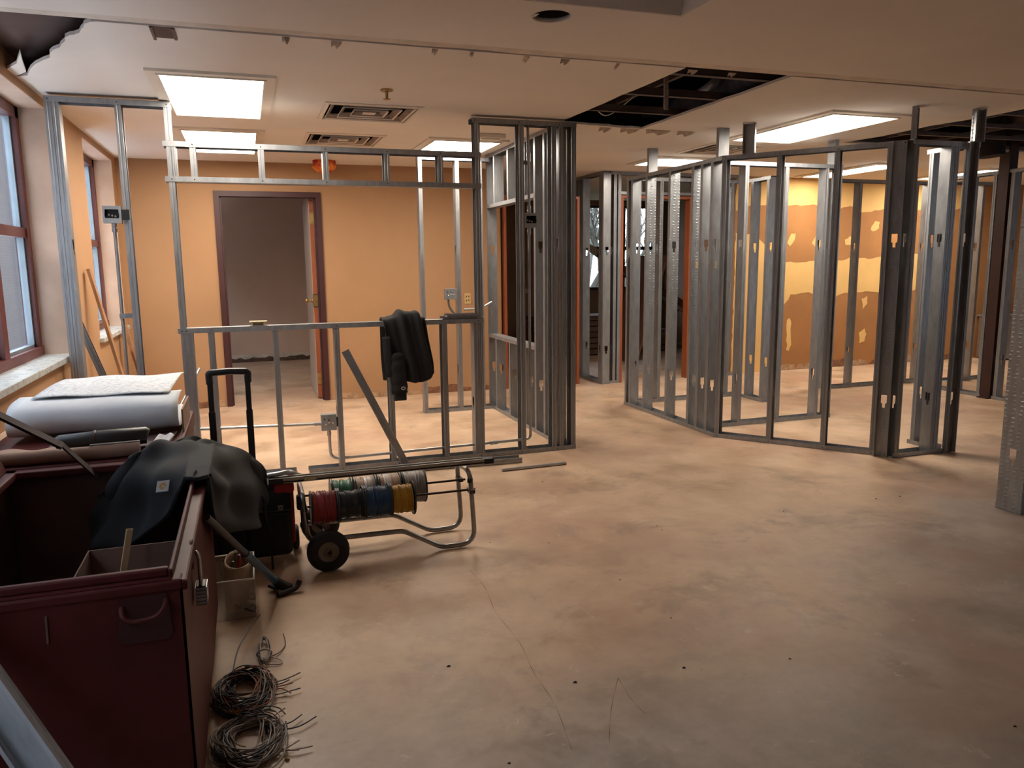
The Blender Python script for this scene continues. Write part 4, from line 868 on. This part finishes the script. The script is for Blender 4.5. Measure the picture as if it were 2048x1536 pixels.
# second, closed job box behind
J2 = thing('job_box', 'closed dark red job box behind the open one, covered with papers', 'tool chest', (-.65, 3.65, 0))
cx0, cx1, cy0, cy1 = -1.03, -.30, 3.17, 4.15
MB().rbox(cx0, cx1, cy0, cy1, .09, .62, .008).build('body', BOXRED, J2)
MB().rbox(cx0-.008, cx1+.008, cy0-.012, cy1+.01, .625, .70, .012).build('lid', BOXRED, J2)
for y in (cy0+.08, cy1-.2): MB().rbox(cx0+.02, cx1-.02, y, y+.1, 0, .09, .005).build('skid', BOXRED, J2)
# papers on it
def sheet(name, label, cat, prof, x0, x1, mt, skew=0, nx=10, wob_=.003, thick=.0025, cut=None):
    rows = []
    for j, (y, z) in enumerate(prof): rows.append([(x0+(x1-x0)*i/(nx-1)+skew*j/len(prof), y+.02*math.sin(i*.7), z+wob_*math.sin(i*1.3+j)) for i in range(nx)])
    o = grid_cloth(rows, name, mt, None, 2, 3, None, thick); return tag(o, label, cat)
# big plan set: bottom on lid, curled over at the front, top surface running back and rising
prof = [(4.10, .745), (3.95, .735), (3.78, .725), (3.66, .722), (3.585, .742), (3.565, .79), (3.60, .838), (3.68, .858), (3.82, .862)]
sheet('plan_roll', 'large curled roll of pale blue construction plans on the closed job box', 'plans', prof, -.965, -.315, PLANB, 0, 9)
prof2 = [(3.72, .871), (3.90, .874), (4.10, .876), (4.30, .872), (4.42, .862)]
o = sheet('plan_sheet', 'open plan sheet with drawing lines lying over the back of the plan roll', 'plans', prof2, -.90, -.36, PLAN, 0.02, 9, .004)
tag(MB().box(-.308, -.301, 3.62, 4.0, .699, .800).build('plan_tube_end', PAPERB), 'flat cardboard carrier standing under the open end of the plan roll', 'cardboard')
sheet('paper_stack', 'printed dark purple sheets lying in front of the plan roll', 'papers', [(3.36, .706), (3.5, .707), (3.6, .708)], -.80, -.34, mat('purple_printed_paper', (.13, .085, .085), .7, var=.3, nscale=40), .02)
sheet('kraft_paper', 'brown kraft paper sheet on the near corner of the closed job box', 'paper', [(3.262, .713), (3.31, .712), (3.38, .710), (3.46, .708)], -1.02, -.74, PAPERB, -.02)
P = [(-.985, 3.205, .7265), (-.80, 3.205, .7265), (-.60, 3.208, .7265), (-.43, 3.220, .7265)]
tag(MB().tube(catmull(P, 8), .026, 14).build('kraft_roll', PAPERB), 'rolled brown kraft paper along the front edge of the closed job box', 'paper roll')
pc = thing('tool_pouch', 'black rolled tool pouch lying on the papers', 'pouch', (-.56, 3.33, .71)); MB().tube([(-.73, 3.31, .745), (-.72, 3.31, .748), (-.55, 3.325, .752), (-.42, 3.345, .752), (-.415, 3.345, .75)], [.030, .036, .038, .034, .028], 14).build('roll', BLACK, pc); MB().lathe([(.037, -.006), (.040, -.006), (.040, .006), (.037, .006)], (-.60, 3.32, .751), (1, .07, 0), 14).build('strap', DKSTEEL, pc)
sheet('white_paper', 'crumpled white paper sticking out beyond the black pouch', 'paper', [(3.28, .712), (3.36, .722), (3.46, .726)], -.405, -.345, mat('white_paper', (.55, .53, .53), .7), .03, 7, .006)
for k in range(2): tag(MB().tube([(-.60, 3.204+.016*k, .7565-.003*k), (-.43, 3.214+.016*k, .7565-.003*k)], .004, 6).build('threaded_rod', CHROME), ['thin steel rod in front of the black pouch, the upper of two', 'thin steel rod in front of the black pouch, the lower of two'][k], 'rod')
cn = thing('conduit_fitting', 'ring shaped conduit fitting by the jacket on the papers', 'fitting', (-.335, 3.2, .74)); MB().tube([(-.392+.016*math.cos(q), 3.19, .7215+.016*math.sin(q)) for q in [k*math.pi/8 for k in range(16)]], .005, 6, True).build('ring', CHROME, cn); MB().tube([(-.392, 3.195, .7205), (-.396, 3.26, .7155)], .014, 10).build('collar', CHROME, cn)
# near lower left: steel stud leaning on the job box
loose_stud('loose_stud', 'grey steel stud leaning against the near end of the open job box', aY(150, 1690, 1.45), aY(-160, 1235, 1.83), (0, -1, .2), .07)
# ================================================================== JACKET
jk = thing('work_jacket', 'black canvas work jacket slung over the job box corner', 'jacket', (-.2, 3.0, .7))
G = [
 [(185, 1105, 3.02), (255, 1092, 2.90), (322, 1040, 2.76), (385, 970, 2.66), (405, 995, 2.64), (424, 1040, 2.70), (436, 1075, 2.86)],
 [(182, 1070, 3.04), (245, 1010, 2.95), (320, 975, 2.85), (390, 936, 2.80), (424, 950, 2.78), (460, 1000, 2.96), (488, 1062, 3.18)],
 [(192, 1015, 3.06), (250, 942, 3.03), (320, 912, 3.02), (390, 903, 3.02), (444, 925, 3.04), (494, 980, 3.22), (520, 1050, 3.44)],
 [(208, 985, 3.05), (262, 914, 3.06), (322, 886, 3.14), (385, 878, 3.22), (452, 893, 3.34), (524, 937, 3.52), (528, 1010, 3.58)]]
rows = [[aY(*p) for p in r] for r in G]
b4, b5 = [], []                                                     # the far side of the jacket
for i, p in enumerate(rows[-1]):
    if i < 2: b4.append(Vector((p.x+.03, min(p.y, 3.06), p.z-.05))); b5.append(Vector((p.x+.07, min(p.y, 3.06), p.z-.16)))   # tucked down inside the chest
    elif i < 4: b4.append(Vector((p.x, p.y+.05, .728))); b5.append(Vector((p.x+.01, p.y+.11, .722)))                         # lying on the closed chest
    else: b4.append(Vector((p.x, p.y+.04, p.z-.03))); b5.append(Vector((p.x, p.y+.03, p.z-.15)))                             # hanging in front of the bag
rows += [b4, b5]
JSOLID = [(-.220, -.172, 1.8, 3.14, .722, ('-x', '+x'), .10), (-.87, -.18, 3.086, 3.141, .702, ('-y',), .06), (-1.04, -.290, 3.141, 4.2, .702, ('+x',), .06), (-.24, .17, 3.632, 4.0, .42, ('-y',), 0)]
def jfold(u, v): return .016*math.sin(u*17+v*9)*math.sin(v*5+1)+.012*math.sin(u*31-v*14)+.010*math.sin(v*23+u*6)
jb_ = grid_cloth(rows, 'shell', CLOTH, jk, 16, 14, jfold, .012, JSOLID, 22)
pp = aY(329, 978, 2.80)
PT = mat('pale_label_patch', (.40, .38, .36), .8); 
def patch_frame(c, dx, dz, n):
    return lambda u, v, w: tuple(c+dx*u+dz*v+n*w)
dx_ = Vector((.95, -.28, .10)).normalized(); nn = Vector((-.12, -.75, .65)).normalized(); dz_ = nn.cross(dx_)*-1
if dz_.z < 0: dz_ = -dz_
pf = patch_frame(pp+nn*.022, dx_, dz_, nn)
MB().poly(rect(-.021, .021, -.021, .021), [], pf, .002).build('label_patch', PT, jb_)
EMB = mat('ochre_label_emblem', (.40, .22, .06), .8)
def arc(r0, r1, a0, a1, cx=0, cy=0, n=14): return [(cx+r1*math.cos(math.radians(a0+(a1-a0)*k/n)), cy+r1*math.sin(math.radians(a0+(a1-a0)*k/n))) for k in range(n+1)]+[(cx+r0*math.cos(math.radians(a1+(a0-a1)*k/n)), cy+r0*math.sin(math.radians(a1+(a0-a1)*k/n))) for k in range(n+1)]
MB().poly(arc(.004, .012, 60, 300), [], lambda u, v, w: pf(u, v, w+.002), .0008).build('label_emblem', EMB, jb_)
MB().poly(arc(.003, .0085, -70, 150, .004, .001), [], lambda u, v, w: pf(u, v, w+.0022), .001).build('label_emblem', EMB, jb_)
# ================================================================== ROLLING TOOL BAG
tb = thing('tool_bag', 'black rolling tool bag with red top and tall telescopic handle', 'tool bag', (-.03, 3.8, 0))
MB().rbox(-.23, .135, 3.665, 3.93, .05, .39, .03, 3).build('body', CLOTH, tb)
REDF = mat('red_bag_fabric', (.30, .018, .015), .7, bmp=.2, bscale=200)
MB().rbox(-.225, .150, 3.67, 3.925, .36, .409, .02, 3).build('top_flap', CLOTH, tb)
MB().rbox(.055, .153, 3.664, 3.80, .355, .410, .016, 3).build('red_corner', REDF, tb)
MB().rbox(.128, .150, 3.69, 3.91, .10, .385, .01).build('side_panel', REDF, tb)
MB().rbox(-.06, .12, 3.640, 3.672, .08, .27, .012).build('front_pocket', CLOTH, tb)
MB().rbox(-.19, -.075, 3.640, 3.672, .08, .27, .012).build('front_pocket', CLOTH, tb)
for x in (.0, .085):
    e_ = MB().rbox(x-.011, x+.011, 3.634, 3.640, .288, .312, .001).build('pocket_emblem', mat('grey_emblem', (.16, .15, .14), .7), tb); MB().beam((x-.006, 3.633, .293), (x+.006, 3.633, .307), .002, .003).build('emblem_stroke', BLACK, e_)
MB().rbox(-.22, .13, 3.656, 3.664, .275, .283, .002).build('strap', BLACK, tb)
for x in (-.21, .155): MB().lathe([(.0, -.018), (.05, -.018), (.062, -.010), (.062, .010), (.05, .018), (.0, .018)], (x, 3.90, .062), (1, 0, 0), 20).build('wheel', RUBBER, tb)
MB().box(.03, .04, 3.645, 3.658, .0, .09).box(-.2, -.19, 3.645, 3.658, .0, .09).build('front_foot', BLACK, tb)
ha = MB(); yh = 3.90
for x in (-.196, -.026):
    ha.rbox(x-.0155, x+.0155, yh-.012, yh+.012, .36, .73, .003); ha.rbox(x-.0125, x+.0125, yh-.010, yh+.010, .73, .90, .003)
hs_ = ha.build('telescopic_poles', BLACK, tb)
MB().tube(rpath([(-.197, yh, .865), (-.199, yh, .918), (-.11, yh, .922), (-.022, yh, .918), (-.024, yh, .865)], .012, 4), .0165, 8).build('handle_grip', BLACK, tb)
# tools poking from the bag
fc = thing('flexible_conduit', 'ribbed steel flexible conduit looped on top of the red bag', 'conduit', (.08, 3.72, .45))
P = catmull([(-.02, 3.72, .424), (.03, 3.69, .445), (.08, 3.68, .4515), (.135, 3.70, .4515), (.165, 3.75, .425), (.165, 3.81, .40)], 24)
MB().tube(P, [.011*(1+.10*(i % 2)) for i in range(len(P))], 10).build('ribbed_hose', ZINC, fc)
P2 = catmull([(.17, 3.86, .40), (.22, 3.935, .36), (.33, 3.945, .345), (.42, 3.95, .34)], 20); MB().tube(P2, [.010*(1+.10*(i % 2)) for i in range(len(P2))], 10).build('ribbed_hose', ZINC, fc)
bgp = thing('cord_grip', 'black hanging grip with cord between the tool bag and the spool cart', 'tool', (.175, 3.70, .25))
MB().rbox(.160, .200, 3.66, 3.70, .268, .3425, .010).build('grip', BLACK, bgp); MB().tube([(.18, 3.68, .27), (.18, 3.682, .20)], .004, 6).build('cord', BLACK, bgp); MB().lathe([(0, 0), (.009, 0), (.009, .022), (0, .022)], (.18, 3.682, .18), n=10).build('plug', BLACK, bgp)
# ================================================================== CONDUIT BENDER
bd = thing('conduit_bender', 'conduit bender with blue handle, its shoe resting on the floor', 'bender', (.05, 3.36, 0))
h0 = Vector((.035, 3.36, .06)); h1 = aY(430, 1032, 2.625); h1.x = -.1725; hm = h0.lerp(h1, .5)
BLUEH = mat('blue_painted_handle', (.03, .085, .14), .4, var=.2)
MB().tube([h0, hm], .0165, 12).build('blue_handle', BLUEH, bd); MB().tube([hm, h1], .0125, 12).build('steel_handle', mat('dark_grey_tube', (.03, .035, .045), .45), bd)
P = [(.02+.075*math.sin(q), 3.365-.03*math.cos(q)*0, .020+.060*(1-math.cos(q))*.9) for q in [k*.16 for k in range(-3, 9)]]
MB().tube([(.04, 3.365, .055), (.075, 3.36, .028), (.105, 3.352, .022)], [.020, .022, .016], 10).build('shoe', RUBBER, bd)
MB().tube(catmull([(.045, 3.31, .014), (.085, 3.33, .013), (.125, 3.345, .022), (.14, 3.36, .045)], 5), .012, 8).build('hook', RUBBER, bd)
MB().beam((.02, 3.375, .025), (.06, 3.40, .015), .05, .012).build('foot_pedal', RUBBER, bd)
# ================================================================== PLASTIC BIN
bn = thing('plastic_bin', 'clear plastic bin of small parts beside the open job box', 'bin', (-.14, 3.27, 0))
x0, x1, y0, y1, hb = -.222, -.045, 3.145, 3.45, .168
MB().box(x0+.006, x1-.006, y0+.006, y1-.006, .002, .006).box(x0, x1, y0, y0+.003, .002, hb).box(x0, x1, y1-.003, y1, .002, hb).box(x0, x0+.003, y0, y1, .002, hb).box(x1-.003, x1, y0, y1, .002, hb).build('tub', BINP, bn)
MB().tube([(x0, y0, hb), (x1, y0, hb), (x1, y1, hb), (x0, y1, hb)], .0045, 6, True).build('rim', WHITE, bn)
pch = thing('leather_pouch', 'tan leather pouch standing in the clear plastic bin', 'pouch', (-.10, 3.25, .02))
LEA = mat('tan_leather', (.36, .24, .16), .6, var=.2, nscale=20)
R = []
for j, z in enumerate((.012, .07, .13, .19)):
    s_ = 1-.06*j; R.append([(-.125+.02*j/3+(.8+.07*j)*.056*math.cos(q), 3.30+.035*j/3+(.8+.07*j)*.115*math.sin(q), z) for q in [k*2*math.pi/14 for k in range(15)]])
grid_cloth(R, 'shell', LEA, pch, 1, 3, None, .004)
for k, (p, q, r_, c_) in enumerate((((-.13, 3.26, .03), (-.125, 3.27, .205), .008, (.03, .03, .03)), ((-.115, 3.30, .03), (-.10, 3.31, .215), .010, (.25, .02, .02)), ((-.13, 3.33, .03), (-.115, 3.345, .215), .006, (.05, .15, .05)))):
    tl = thing('hand_tool', ['dark tool handle in the leather pouch', 'red tool handle in the leather pouch', 'green tool handle in the leather pouch'][k], 'tool', p); MB().tube([p, Vector(p).lerp(Vector(q), .8), q], [r_, r_*1.1, r_*.6], 10).build('grip', mat('tool_grip_%d' % k, c_, .5), tl)
    MB().tube([Vector(p)-Vector((0, 0, .01)), p], r_*.4, 6).build('shank', CHROME, tl)
for k in range(9):
    rr = random.Random(k+50); c = Vector((rr.uniform(-.145, -.065), rr.uniform(3.135, 3.40), rr.uniform(.018, .05)))
    tag(MB().tube([c+Vector((.020*math.cos(q), .022*math.sin(q), .006*math.sin(2*q))) for q in [i*math.pi/8 for i in range(16)]], .005, 6, True).build('cable_clip', [BLACK, CHROME, DKSTEEL][k % 3]), ['small black ring clip lying in the clear bin', 'small bright steel ring lying in the clear bin', 'small dark steel ring lying in the clear bin'][k % 3], 'clip', 'ring clips in the clear bin')
# ================================================================== WIRE SPOOL CART
CT = thing('spool_cart', 'two wheeled tube frame cart carrying wire spools', 'cart', (.6, 3.74, 0))
YN_, YF_, ZT = 3.61, 3.87, .385
def side(y): return [(.185, y, ZT-.03), (.20, y, .13), (.655, y, .125), (.845, y, .016), (1.02, y, .016), (1.0, y, ZT)]
near = side(YN_); far = side(YF_)
rad_ = [.05, .05, .03, .03, .08, .06]; P = rpath(near+far[::-1], rad_+rad_[::-1], 6, True)
MB().tube(P, .0125, 12, True).build('tube_frame', CHROME, CT)
MB().tube([(.29, 3.475, .098), (.29, 4.0, .098)], .009, 10).build('axle', DKSTEEL, CT)
for y in (YN_, YF_): MB().beam((.29, y, .098), (.25, y, .13), .03, .012).build('axle_bracket', DKSTEEL, CT)
def wheel(y, s):
    w = MB(); prof = [(.048, -.022), (.060, -.026), (.088, -.024), (.097, -.014), (.099, 0), (.097, .014), (.088, .024), (.060, .026), (.048, .022)]
    t = w.lathe(prof, (.285, y, .0995), (0, 1, 0), 32).build('tyre', RUBBER, CT)
    MB().lathe([(.0, -.014), (.020, -.018), (.024, -.010), (.040, -.012), (.048, -.022), (.050, -.018), (.050, .018), (.048, .022), (.040, .012), (.0, .012)], (.285, y, .0995), (0, 1, 0), 28).build('hub', mat('cream_wheel_hub', (.20, .165, .13), .5, var=.2), t)
    MB().lathe([(.0, -.028), (.009, -.028), (.009, -.014)], (.285, y, .0995), (0, 1, 0), 10).build('axle_cap', CHROME, t)
wheel(3.535, 1); wheel(3.945, -1)
for y in (3.645, 3.835): 
    MB().tube([(.17, y, .287), (1.035, y, .287)], .006, 8).build('spindle_rod', DKSTEEL, CT)
    MB().box(.994, 1.022, min(y, YN_ if y < 3.7 else YF_)-.012, max(y, YN_ if y < 3.7 else YF_)+.012, .278, .296).build('rod_clip', DKSTEEL, CT); MB().box(.178, .205, min(y, YN_ if y < 3.7 else YF_)-.012, max(y, YN_ if y < 3.7 else YF_)+.012, .278, .296).build('rod_clip', DKSTEEL, CT)
MB().tube([(.999, YN_, .335), (1.0, YN_, .355)], .0145, 12).build('tape_wrap', BLACK, CT)
def spool(label, x0, x1, y, zc, rf, rw, mt, wrap=None, seed=0):
    t = thing('wire_spool', label, 'wire spool', ((x0+x1)/2, y, zc-rf), 0, 'wire spools on the cart')
    fm = mat('dark_spool_flange', (.035, .035, .038), .4, .5, var=.3)
    for xx in (x0, x1-.004): MB().lathe([(.009, 0), (rf-.003, 0), (rf, -.002), (rf+.001, .002), (rf, .006), (rf-.004, .004), (.009, .004)], (xx, y, zc), (1, 0, 0), 28, False).build('flange', fm, t)
    MB().lathe([(.007, .001), (.02, .001), (.02, x1-x0-.001), (.007, x1-x0-.001)], (x0, y, zc), (1, 0, 0), 14).build('hub', fm, t)
    rr = random.Random(seed); L = x1-x0-.014; n = 17; prof = [(.02, 0)]
    for k in range(n*2+1): prof.append((rw*(1 if k % 2 else .945)*(1+.025*math.sin(k*.47+seed)+.012*rr.uniform(-1, 1)), L*k/(n*2)))
    prof.append((.02, L))
    wd = MB().lathe(prof, (x0+.007, y, zc), (1, 0, 0), 28).build('wire_winding', mt, t)
    # a few loose slanting turns
    for k in range(7):
        a = rr.uniform(0, L); b = min(L, max(0, a+rr.uniform(-.03, .03))); P = [(x0+.007+a+(b-a)*(.5-.5*math.cos(q)), y+rw*1.025*math.cos(q), zc+rw*1.025*math.sin(q)) for q in [i*math.pi/12 for i in range(24)]]
        MB().tube(P, .0022, 5, True).build('loose_turn', mt, wd)
    if wrap: MB().lathe([(rw*1.03, L*wrap[0]), (rw*1.045, L*(wrap[0]+.02)), (rw*1.045, L*wrap[1]), (rw*1.03, L*wrap[1])], (x0+.007, y, zc), (1, 0, 0), 24).build('paper_wrap', mat('pale_spool_wrap', (.50, .46, .43), .4), wd)
wr = {k: wire_mat(k+'_wire', c) for k, c in dict(red=(.28, .018, .02), black=(.012, .012, .014), blue=(.012, .05, .115), yellow=(.50, .26, .015), green=(.02, .11, .06), tan=(.34, .24, .18), grey=(.34, .31, .30)).items()}
spool('spool of red wire nearest the wheel in the front row', .222, .345, 3.645, .279, .083, .076, wr['red'], seed=1)
spool('spool of black wire between the red and blue spools', .350, .470, 3.645, .279, .083, .066, wr['black'], seed=2)
spool('spool of blue wire between the black and yellow spools', .475, .595, 3.645, .279, .083, .073, wr['blue'], seed=3)
spool('spool of yellow wire at the open end of the front row', .600, .715, 3.645, .279, .083, .067, wr['yellow'], seed=4)
spool('spool of green wire at the wheel end of the back row', .335, .440, 3.835, .279, .083, .070, wr['green'], seed=5)
spool('half wrapped spool of tan wire in the back row beside the green one', .450, .560, 3.835, .279, .083, .071, wr['tan'], (.45, .98), 6)
spool('spool of pale grey wire in the middle of the back row', .570, .685, 3.835, .279, .083, .077, wr['tan'], (.2, .6), 7)
spool('spool of grey wire at the open end of the back row', .692, .812, 3.835, .279, .086, .081, wr['grey'], seed=8)
# straightedge lying across the cart
sb = thing('straightedge_bar', 'long aluminium bar with black end caps lying on top of the cart', 'bar', (.6, 3.68, .40))
b0 = Vector((.10, 3.675, .416)); b1 = Vector((1.09, 3.675, .416))
ALU = mat('dull_aluminium_bar', (.34, .33, .31), .38, .85, var=.15, nscale=10)
MB().beam(b0, b1, .044, .010).beam(b0+Vector((0, -.019, .010)), b1+Vector((0, -.019, .010)), .006, .022).beam(b0+Vector((0, .019, .010)), b1+Vector((0, .019, .010)), .006, .022).build('channel', ALU, sb)
MB().rbox(b1.x-.002, b1.x+.05, 3.651, 3.699, .409, .436, .003).build('end_cap', BLACK, sb); MB().rbox(b0.x-.06, b0.x+.005, 3.651, 3.699, .409, .438, .003).build('end_cap', BLACK, sb)
MB().box(.20, .255, 3.6515, 3.6535, .416, .428).build('label', mat('faded_yellow_label', (.5, .42, .22), .6), sb)
# ================================================================== LOOSE WIRE ON THE FLOOR
def coil(name, label, c, rx, ry, loops, cols, seed, zmax=.05, tails=3):
    r2 = random.Random(seed); t = thing(name, label, 'wire', (c[0], c[1], 0))
    for mt, nl in cols:
        mb = MB()
        for l in range(nl):
            pts = []; a = rx*r2.uniform(.55, 1.08); b = ry*r2.uniform(.6, 1.08); ox, oy = r2.uniform(-.016, .022), r2.uniform(-.025, .025); ph = r2.uniform(0, 6.28); z = r2.uniform(.004, zmax); w1 = r2.uniform(.02, .20)
            span = 6.28 if r2.random() < .7 else r2.uniform(3.2, 5.5)
            for k in range(25):
                q = ph+span*k/24; s = 1+w1*math.sin(2*q+ph)+.05*math.sin(3*q)
                pts.append((c[0]+ox+a*s*math.cos(q), c[1]+oy+b*s*math.sin(q), max(.0035, z*(.7+.35*math.sin(q*1.5+ph)))))
            mb.tube(pts, .0022, 5)
        mb.build('wire_strand', mt, t)
    for k in range(tails):
        q = r2.uniform(-.9, 1.2); p = Vector((c[0]+rx*math.cos(q), c[1]+ry*math.sin(q), .012)); d = Vector((math.cos(q)+.4, math.sin(q)*.6, 0)).normalized(); s_ = Vector((-d.y, d.x, 0))
        L = r2.uniform(.05, .12); MB().tube(catmull([p-d*.04, p, p+d*L*.5+s_*r2.uniform(-.02, .02), p+d*L+s_*r2.uniform(-.04, .04)], 6), .0022, 5).build('wire_tail', cols[k % len(cols)][0], t)
NV_ = wire_mat('navy_wire', (.02, .028, .045)); OR_ = wire_mat('orange_wire', (.36, .10, .03)); TN_ = wire_mat('pale_tan_wire', (.34, .24, .16)); GY_ = wire_mat('grey_wire', (.10, .10, .11)); BR_ = wire_mat('brown_wire', (.11, .05, .035))
coil('wire_coil', 'tangled coil of blue, orange and tan wire ends beside the job box', (-.095, 2.55), .085, .13, 20, [(NV_, 26), (OR_, 7), (TN_, 6), (BR_, 8)], 11, .05, 6)
coil('wire_coil', 'dark coil of grey wire lying next to the tangled coloured one', (-.08, 2.265), .095, .125, 20, [(GY_, 22), (NV_, 10), (TN_, 4), (BR_, 5)], 23, .05, 6)
sw = thing('wire_bundle', 'small tied hank of grey and white wire on the floor', 'wire', (-.02, 2.76, 0))
for k in range(9):
    r2 = random.Random(90+k); w_ = .012+.012*r2.random(); L = .085+.02*r2.random(); P = [(-.022+w_*math.cos(q)+.01*math.sin(q)*0, 2.825+L*math.sin(q), .006+.016*r2.random()) for q in [i*math.pi/9 for i in range(18)]]
    MB().tube(P, .0021, 5, True).build('wire_strand', [GY_, wire_mat('white_wire', (.45, .42, .38)), NV_][k % 3], sw)
MB().tube([(-.022+.026*math.cos(q), 2.795, .014+.016*math.sin(q)) for q in [i*math.pi/7 for i in range(14)]], .003, 5, True).build('tie', MATS['white_wire'], sw)
MB().tube(catmull([(-.015, 2.76, .012), (.03, 2.80, .006), (.055, 2.86, .005), (.05, 2.92, .02)], 6), .0021, 5).build('wire_tail', BR_, sw)
MB().tube(catmull([(-.01, 2.78, .01), (.035, 2.74, .006), (.03, 2.715, .004), (-.02, 2.725, .008)], 6), .0021, 5).build('wire_tail', MATS['white_wire'], sw)
tag(MB().tube(catmull([aZ(466, 1365, .01), aZ(466, 1345, .03), aZ(480, 1290, .04), aZ(520, 1229, .03)], 8), .0028, 6).build('stiff_wire', NV_), 'single stiff dark wire standing up from the tangled coil', 'wire')
tag(MB().lathe([(0, .007), (.006, .006), (.007, .0)], aZ(575, 1520, 0), n=10).build('brass_nut', BRASS), 'tiny bright nut alone on the floor', 'nut')
# hairline cracks in the slab
CRK = mat('dark_crack_fill', (.16, .105, .075), .9)
for pts in ([(940, 1140), (968, 1175), (990, 1225), (1040, 1285), (1068, 1345), (1110, 1410), (1145, 1500)], [(1236, 1355), (1222, 1420), (1218, 1490)], [(1236, 1355), (1262, 1395), (1290, 1430)]):
    L_ = [aZ(x+random.Random(x).uniform(-3, 3), y, 0) for x, y in pts]; P = catmull(L_, 5); w_ = .0011
    vs = []; 
    for i, p in enumerate(P):
        d_ = (P[min(i+1, len(P)-1)]-P[max(i-1, 0)]).normalized(); n_ = Vector((-d_.y, d_.x, 0))*w_*(.6+.4*math.sin(i*1.7)); vs += [p+n_+Vector((0, 0, .0004)), p-n_+Vector((0, 0, .0004))]
    MB().add(vs, [(2*i, 2*i+1, 2*i+3, 2*i+2) for i in range(len(P)-1)]).build('hairline_crack', CRK, fl)
# small floor crumbs
CR = mat('dark_floor_crumb', (.05, .035, .03), .9)
for k, (px, py) in enumerate(((1368, 1336), (1342, 1236), (897, 1333), (1240, 1160), (1098, 1086), (1752, 998), (1800, 993), (1567, 1023), (1314, 1052), (1580, 1318), (2030, 1453), (1018, 1527), (1085, 964), (1324, 1060), (980, 1085), (1150, 1365))):
    r2 = random.Random(k); c = aZ(px, py, 0); s_ = r2.uniform(.004, .009)
    mb = MB(); mb.add([(c.x-s_, c.y, .0), (c.x+s_*.6, c.y-s_*.7, 0), (c.x+s_, c.y+s_*.6, 0), (c.x-s_*.3, c.y+s_*.8, 0), (c.x, c.y, s_*.7)], [(0, 1, 4), (1, 2, 4), (2, 3, 4), (3, 0, 4), (0, 3, 2, 1)])
    tag(mb.build('floor_crumb', CR), 'tiny dark crumb of debris on the open concrete floor', 'debris', 'crumbs on the floor')
